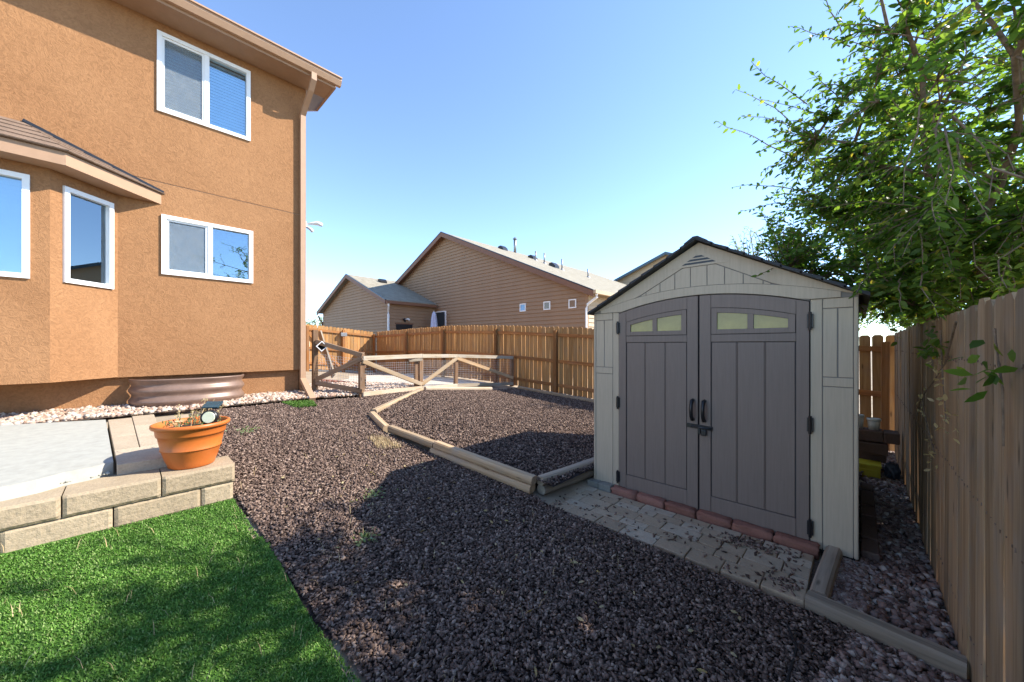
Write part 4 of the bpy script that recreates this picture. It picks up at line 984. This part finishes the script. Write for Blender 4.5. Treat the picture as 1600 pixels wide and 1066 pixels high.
for i, (xc, zc) in enumerate([(-10.71, 3.325), (-9.37, 3.31), (-8.11, 3.29)]):
    wn = bpy.data.objects.new('window', None); link(wn, NH); wn.location = Vector((xc, 11.96, zc)) - wl(NH); h_ = .175
    for a_, b_, c_, d_ in ((-h_, -h_ + .045, -h_, h_), (h_ - .045, h_, -h_, h_), (-h_ + .045, h_ - .045, -h_, -h_ + .045), (-h_ + .045, h_ - .045, h_ - .045, h_)):
        box('frame', (xc + a_, 11.935, zc + c_), (xc + b_, 11.985, zc + d_), m_white, wn)
    box('pane', (xc - .13, 11.955, zc - .13), (xc + .13, 11.965, zc + .13), plain('small_window_glass_%d' % i, [(.13, .3, .55), (.16, .12, .06), (.22, .16, .11)][i], .15, .6), wn)
dn = bpy.data.objects.new('patio_door', None); link(dn, NH); dn.location = Vector((-16.85, 11.95, 1.5)) - wl(NH)
box('pane', (-17.33, 11.955, .6), (-16.42, 11.965, 3.5), m_dark, dn); box('frame', (-16.42, 11.93, .6), (-16.34, 11.99, 3.56), m_white, dn); box('frame', (-17.36, 11.93, 3.50), (-16.42, 11.99, 3.56), m_white, dn); box('frame', (-17.37, 11.93, .6), (-17.33, 11.99, 3.5), m_white, dn)
sd = bpy.data.objects.new('side_door', None); link(sd, NH); sd.location = Vector((-17.36, 10, 1)) - wl(NH)
box('panel', (-17.39, 9.55, .5), (-17.35, 10.5, 2.77), m_black, sd); box('head_trim', (-17.385, 9.5, 2.77), (-17.34, 10.55, 2.83), m_rake, sd)
wlmp = thing('wall_lantern', 'black twin wall lantern above the neighbour side door', 'lantern', (-17.35, 10.05, 2.95))
box('bracket', (-17.39, 10.0, 2.9), (-17.33, 10.1, 3.05), m_black, wlmp, .005)
for dy in (-.09, .12): mk('lamp_head', *taper([(-17.33, 10.05, 3.02), (-17.25, 10.05 + dy, 3.05), (-17.2, 10.05 + dy * 1.6, 3.0)], [.02, .05, .06], 8), m_black if dy < 0 else m_white, wlmp, True)
# roof vents
def vent(x, y, kind, k):
    z = PZ + .12 - (x - NP) * mN
    if kind == 'p': mk('vent_pipe', *taper([(x, y, z - .05), (x, y, z + k)], [.045, .045], 10), m_metal, nr, True); mk('pipe_boot', *taper([(x, y, z - .05), (x, y, z + .08)], [.14, .06], 10), m_metal, nr)
    if kind == 'f':
        mk('flue_pipe', *taper([(x, y, z - .05), (x, y, z + k)], [.09, .09], 12), m_metal, nr, True); mk('flue_cap', *taper([(x, y, z + k), (x, y, z + k + .04), (x, y, z + k + .12)], [.14, .14, .05], 12), m_metal, nr)
    if kind == 'b': fix(mk('roof_vent', *prism([(x - .22, z + .06), (x + .22, z - .12), (x + .22, z + .04), (x + .02, z + .22), (x - .2, z + .2)], 'y', y - .2, y + .2), m_black, nr))
vent(-15.9, 17.0, 'f', .85); vent(-13.9, 16.65, 'p', .55); vent(-13.2, 16.6, 'p', .62); vent(-11.95, 16.6, 'p', .62); vent(-11.4, 18.4, 'p', .5)
vent(-15.6, 15.6, 'b', 0); vent(-14.6, 17.2, 'b', 0); vent(-12.9, 17.1, 'b', 0); vent(-12.5, 16.6, 'b', 0); 
zz = GPZ - .9 * mG + .1
fix(mk('roof_vent', *prism([(-21.3, zz + .06), (-20.9, zz - .1), (-20.9, zz + .06), (-21.1, zz + .22), (-21.3, zz + .2)], 'y', 10.5, 10.9), m_black, gr_))
# closed patio umbrella
um = thing('patio_umbrella', 'closed pale blue patio umbrella beside the neighbour patio door', 'umbrella', (-16.45, 11.25, .5))
mk('pole', *taper([(-16.45, 11.25, .45), (-16.45, 11.25, 3.5)], [.025, .02], 8), m_white, um)
V = []; F = []; nn = 24
for r_, z in [(.02, 3.47), (.08, 3.38), (.13, 3.1), (.16, 2.7), (.18, 2.2), (.15, 1.9)]:
    for k in range(nn):
        a_ = 2 * math.pi * k / nn; rr = r_ * (1 + .22 * math.cos(8 * a_)); V.append((-16.45 + rr * math.cos(a_), 11.25 + rr * math.sin(a_), z))
for i in range(5):
    for k in range(nn): F.append((i * nn + k, i * nn + (k + 1) % nn, (i + 1) * nn + (k + 1) % nn, (i + 1) * nn + k))
mk('folded_canopy', V, F, m_cloth, um, True)
# second house further back
H2 = thing('far_house', 'tan house gable with dark roof edge seen behind the shed roof', 'house', (-9, 32, .4))
hx0, hx1, hp, hz, he = -17.5, -4.5, -11.2, 9.0, 6.6
mh = (hz - he) / (hp - hx0)
lap(lambda z: hx0 if z < he else hp - (hz - z) / mh, lambda z: hx1 if z < he else hp + (hz - z) / mh, .4, hz, 30, 'y', H2, m_siding2, .2)
r2 = bpy.data.objects.new('roof', None); link(r2, H2); r2.location = Vector((hp, 34, 8)) - wl(H2)
for ex_ in (hx0 - .5, hx1 + .5):
    ez_ = hz - abs(ex_ - hp) * mh
    roof_slab((hp, hz + .03), (ex_, ez_ + .03), 29.6, 42, .12, m_shing, 'roof_slope', r2)
    fix(mk('rake_board', *prism([(hp, hz + .16), (ex_, ez_ + .16), (ex_, ez_ - .06), (hp, hz - .06)], 'y', 29.54, 29.6), plain('blue_grey_rake_paint', (.07, .11, .14), .6), r2))
for x_ in (-15.6, -13.4): mk('vent_pipe', *taper([(x_, 31, hz - abs(x_ - hp) * mh), (x_, 31, hz - abs(x_ - hp) * mh + .7)], [.06, .06], 8), m_metal, r2)

# ------------------------------------------------------------------ trees
def tube_parts(paths, radii_fn, n=6): return join([taper(p, radii_fn(len(p), i), n) for i, p in enumerate(paths)])
def curve(a, b, k=6, sag=.15, rnd=.05):
    a = Vector(a); b = Vector(b); L = (b - a).length; m = [a]
    off = Vector((random.gauss(0, 1), random.gauss(0, 1), random.gauss(0, .6))) * rnd * L
    for i in range(1, k): t_ = i / k; m.append(a.lerp(b, t_) + Vector((0, 0, sag * L * math.sin(math.pi * t_))) + off * math.sin(math.pi * t_) + Vector([random.gauss(0, .012 * L) for _ in range(3)]))
    m.append(b); return m
def twig_leaves(path, n, size, drop=.25):
    """alternate leaves along a twig path (list of Vectors)"""
    P = []; Dd = []; seg = len(path) - 1
    for i in range(n):
        t_ = (.12 + .88 * i / max(1, n - 1)) * seg; k = min(int(t_), seg - 1); p = path[k].lerp(path[k + 1], t_ - k); d = (path[k + 1] - path[k]).normalized()
        s = d.cross(Vector((0, 0, 1)));
        if s.length < .1: s = Vector((1, 0, 0))
        s = s.normalized() * (1 if i % 2 else -1)
        dr = d * .55 + s * .8 + Vector((random.gauss(0, .3), random.gauss(0, .3), random.gauss(-drop, .3)))
        P.append(p); Dd.append(dr)
    return P, Dd
def nearest(pts, q): return min(pts, key=lambda p: (p - q).length_squared)
big = thing('leafy_tree', 'large bright green leafy tree overhanging the side fence and shed', 'tree', (1.0, 4.7, 0))
base = Vector((1.0, 4.75, -.05)); fork = Vector((.95, 4.62, 1.25))
mk('trunk', *taper(curve(base, fork, 5, 0, .02), [.11, .10, .09, .085, .08, .08], 10), m_bark, big, True)
targets = [(-.25, 3.75, 3.3), (.1, 4.0, 4.5), (.35, 3.0, 4.2), (1.2, 2.9, 4.7), (1.1, 5.4, 5.0), (.25, 5.6, 3.3), (.75, 2.3, 3.3), (.55, 6.9, 3.4), (1.2, 7.3, 2.8), (-.05, 4.7, 2.4), (.35, 3.4, 2.5), (1.0, 3.2, 3.0), (.55, 8.3, 2.5), (.35, 9.4, 2.9)]
skel = []; limbs = []
for t_ in targets:
    c_ = curve(fork, t_, 9, .06, .06); limbs.append(c_); skel += c_[2:]
for c_ in list(limbs):
    for _ in range(5):
        k = random.randint(4, 9); p = c_[k]; d = (c_[-1] - c_[0]).normalized(); q = p + (d * .5 + Vector((random.gauss(0, .6), random.gauss(0, .6), random.gauss(.1, .45)))) * random.uniform(.5, 1.0)
        if q.z > 3.7 and q.x < .15: q = q + Vector((.15 - q.x, .2, -.2))
        s_ = curve(p, q, 5, .05, .08); limbs.append(s_); skel += s_[1:]
nT = len(targets)
LP = []; LD = []; twigs = []
for c_ in limbs[nT:]:
    P, Dd = twig_leaves(c_, 30, .06); LP += P; LD += Dd
    for p_ in c_[2:]:
        for _ in range(2):
            w_ = curve(p_, p_ + Vector((random.gauss(0, .2), random.gauss(0, .2), random.gauss(.05, .15))), 3, .05, .1); twigs.append(w_); P, Dd = twig_leaves(w_, 12, .06); LP += P; LD += Dd
for i, c_ in enumerate(limbs):
    r0 = random.uniform(.026, .042) if i < nT else .011
    mk('branch', *taper(c_, [r0 * (1 - .8 * k / (len(c_) - 1)) for k in range(len(c_))], 7), m_bark, big, True)
ell = [((.78, 4.1, 3.25), (1.33, 2.0, 1.62), 1050), ((.85, 6.5, 2.75), (1.15, 1.8, 1.3), 520), ((.5, 4.3, 2.2), (.8, 1.5, .65), 420), ((.0, 4.7, 2.75), (.6, .9, .48), 260), ((.95, 4.4, 2.0), (.42, 2.4, .38), 420), ((.6, 7.6, 2.25), (.7, 1.5, .6), 330), ((.4, 9.5, 2.5), (1.1, 1.1, 1.0), 330), ((-.2, 4.2, 3.1), (.5, .7, .6), 230), ((.6, 3.9, 2.15), (.35, 1.7, .38), 330)]
for c_, r_, n_t in ell:
    nC_ = max(8, n_t // 12); cl = []
    while len(cl) < nC_:
        u = rng.normal(0, 1, 3); u /= np.linalg.norm(u); cl.append(np.array(c_) + u * rng.uniform(.35, 1.0) * np.array(r_))
    k = 0
    while k < n_t:
        q = Vector(cl[rng.integers(nC_)] + rng.normal(0, .25, 3))
        if q.z < 1.62 or (q.x < .5 and q.z < 1.9) or (q.x < .38 and q.z < 2.0 and q.y < 3.9): continue
        if (q.z > 3.9 and q.x < -.15) or q.x < -.75 or (q.x < .1 and q.y < 3.2): continue
        if 8.0 < q.y < 8.35 and q.z < 2.0: continue
        if -2.3 < q.x < .06 and 3.55 < q.y < 5.9 and q.z < 2.12 + .546 * (1.13 - abs(q.x - CX)): continue
        b_ = nearest(skel, q); L = (q - b_).length
        if L > .7: b_ = q + (b_ - q) * (.55 / L)
        pth = curve(b_, q, 4, .05, .1); twigs.append(pth); P, Dd = twig_leaves(pth, random.randint(18, 26), .06); LP += P; LD += Dd; k += 1
for a_, b_ in (((-.35, 3.85, 3.15), (-.95, 3.72, 3.72)), ((-.3, 3.9, 3.3), (-.80, 3.75, 3.95)), ((-.3, 3.8, 2.9), (-.84, 3.80, 3.10)), ((-.3, 3.8, 2.8), (-.78, 3.85, 2.88)), ((-.1, 4.0, 4.2), (-.28, 3.9, 4.75)), ((-.05, 3.9, 4.0), (-.42, 3.85, 4.35)), ((-.2, 4.2, 2.6), (-.72, 4.3, 2.75)), ((.1, 3.6, 2.2), (-.02, 3.25, 1.98)), ((.2, 3.5, 2.1), (.18, 3.1, 1.85)), ((.3, 3.3, 2.1), (.3, 2.9, 1.8))):
    pth = curve(a_, b_, 6, .06, .04); twigs.append(pth); P, Dd = twig_leaves(pth, 20, .05); LP += P; LD += Dd
mk('twigs', *join([taper(p, [.005 * (1 - .7 * k / (len(p) - 1)) for k in range(len(p))], 4) for p in twigs]), m_bark, big)
LP = np.array([tuple(p) for p in LP]); LD = np.array([tuple(p) for p in LD]); nL = len(LP); LS = rng.uniform(.034, .066, nL)
dc = np.linalg.norm(LP - np.array([0, 0, 1.656]), axis=1); fwd = LP @ np.array([-.689, .7247, 0]); rt = LP @ np.array([.7247, .689, 0])
vis = (fwd > .3) & (np.abs(rt / np.maximum(fwd, .01)) < 1.40) & ((LP[:, 2] - 1.656) / np.maximum(fwd, .01) < .94)
order = np.argsort(np.where(vis, dc, 99)); near = order[:300]; rest = order[300:]
AL = leaf_array(LP, LD, LS)
o = bulk('crown_leaves', AL[rest], LT, m_leaf); o.parent = big; o.location = -Vector(big.location); o['kind'] = 'stuff'
lm = mesh('leaf', LV * np.array([1, .45, 1]), [tuple(q) for q in LT], m_leaf)
for i in near:
    o = bpy.data.objects.new('leaf', lm); link(o, big); d = Vector(LD[i]).normalized(); up = Vector((random.gauss(0, .45), random.gauss(0, .45), 1)); s = up.cross(d).normalized(); u = d.cross(s)
    o.matrix_local = Matrix.Translation(Vector(LP[i]) - Vector(big.location)) @ Matrix((d, s, u)).transposed().to_4x4() @ Matrix.Scale(float(LS[i]), 4)
# vine on the side fence
vn = thing('dry_vine', 'dry tan vine twigs hanging on the side fence', 'vine', (.38, 3.6, 1.4))
for pts in ([(.37, 3.0, 1.78), (.372, 3.35, 1.55), (.37, 3.9, 1.38), (.37, 4.5, 1.22), (.372, 4.8, 1.02)], [(.372, 4.5, 1.25), (.37, 4.1, 1.05), (.372, 3.75, .92)], [(.37, 2.25, 1.72), (.374, 2.22, 1.6), (.37, 2.14, 1.5), (.37, 2.13, 1.3)], [(.37, 3.5, 1.75), (.372, 3.45, 1.5), (.37, 3.3, 1.2)]):
    mk('stem', *taper(pts, [.005, .004, .0035, .003, .002][:len(pts)], 5), m_bark, vn)
nn = 70; cts = np.array([(.355, 4.3, 1.25), (.355, 3.8, .95), (.355, 3.35, 1.22), (.355, 3.5, 1.55)])[rng.integers(0, 4, nn)] + rng.normal(0, 1, (nn, 3)) * np.array([.008, .14, .07])
o = bulk('dry_leaves', leaf_array(cts, rng.normal(0, 1, (nn, 3)) - np.array([0, 0, .7]), rng.uniform(.025, .05, nn)), LT, m_dryleaf); o.parent = vn; o.location = -Vector(vn.location)
nn = 60; cts = np.array([(.33, 3.35, 1.62), (.34, 3.6, 1.66), (.33, 2.15, 1.58)])[rng.integers(0, 3, nn)] + rng.normal(0, 1, (nn, 3)) * np.array([.02, .1, .05])
o = bulk('green_leaves', leaf_array(cts, rng.normal(0, 1, (nn, 3)) - np.array([.5, 0, .5]), rng.uniform(.04, .075, nn)), LT, m_leaf); o.parent = vn; o.location = -Vector(vn.location)
# sparse tree behind the back fence
def small_tree(name, label, loc, hgt, spread, n_tw, n_lf, size, mat, tr=.05, seedz=.35):
    t_ = thing(name, label, 'tree', loc); b_ = Vector(loc); top = b_ + Vector((0, 0, hgt * .55))
    mk('trunk', *taper(curve(b_, top, 5, 0, .03), [tr * (1 - .1 * k) for k in range(6)], 8), m_bark, t_, True)
    P = []; Dd = []; tw = []
    for i in range(n_tw):
        u = rng.normal(0, 1, 3); u /= np.linalg.norm(u); q = b_ + Vector((u[0] * spread, u[1] * spread, hgt * (.66 + .34 * u[2] * (1 if u[2] > 0 else .7)))) * 1.0
        st = b_ + Vector((0, 0, hgt * random.uniform(.3, .55)))
        p = curve(st, q, 6, .08, .1); tw.append(p); a_, d_ = twig_leaves(p[2:], n_lf, size); P += a_; Dd += d_
    mk('branches', *join([taper(p, [tr * .35 * (1 - .8 * k / (len(p) - 1)) for k in range(len(p))], 5) for p in tw]), m_bark, t_)
    P = np.array([tuple(p) for p in P]); Dd = np.array([tuple(p) for p in Dd])
    o = bulk('crown', leaf_array(P, Dd, rng.uniform(.7, 1.3, len(P)) * size, .3), LT, mat); o.parent = t_; o.location = -Vector(loc); o['kind'] = 'stuff'
small_tree('sparse_tree', 'thin pale sparse tree rising behind the shed roof', (-1.7, 9.9, .1), 4.3, 1.0, 120, 22, .085, m_leafp)
small_tree('distant_tree', 'small distant tree left of the neighbour garage', (-33, 10.9, .4), 3.7, 1.1, 90, 12, .25, m_leafp, .1)
small_tree('distant_tree', 'low distant tree peeking over the wing fence at the house corner', (-34.5, 8.9, .4), 3.4, 1.3, 90, 12, .25, m_leafp, .1)
nn = 90; q = np.stack([rng.uniform(-4.5, -.4, nn), rng.uniform(.9, 2.6, nn)], -1)
P = np.stack([q[:, 0], q[:, 1], gz(q[:, 0], q[:, 1]) + .022], -1)
tag(bulk('fallen_leaves', leaf_array(P, rng.normal(0, 1, (nn, 3)) * np.array([1, 1, .15]), rng.uniform(.03, .055, nn)), LT, m_dryleaf), 'fallen dry leaves lying on the mulch', kind='stuff')
for x_, y_, lb_ in ((-5.75, 1.05, 'small pale weed in the mulch near the flower pot'), (-3.35, 1.62, 'grey green weed in the mulch at the tip of the shed shadow'), (-2.75, 1.25, 'grey green weed in the mulch inside the tree shadow')):
    nn = 60; P = np.stack([x_ + rng.normal(0, .07, nn), y_ + rng.normal(0, .07, nn), g(x_, y_) + .012 + .02 * rng.random(nn)], -1)
    tag(bulk('weed', leaf_array(P, rng.normal(0, 1, (nn, 3)) + np.array([0, 0, .6]), rng.uniform(.02, .045, nn)), LT, m_leafp), lb_, kind='stuff')
# black cable at the end of the mulch
cb = mk('black_cable', *sweep([(-.30, 2.62, .05), (-.24, 2.45, .045), (-.25, 2.2, .04), (-.2, 1.9, .03)], circ(.006, 6)), m_black); tag(cb, 'thin black cable lying in the mulch near the end timber', 'cable')
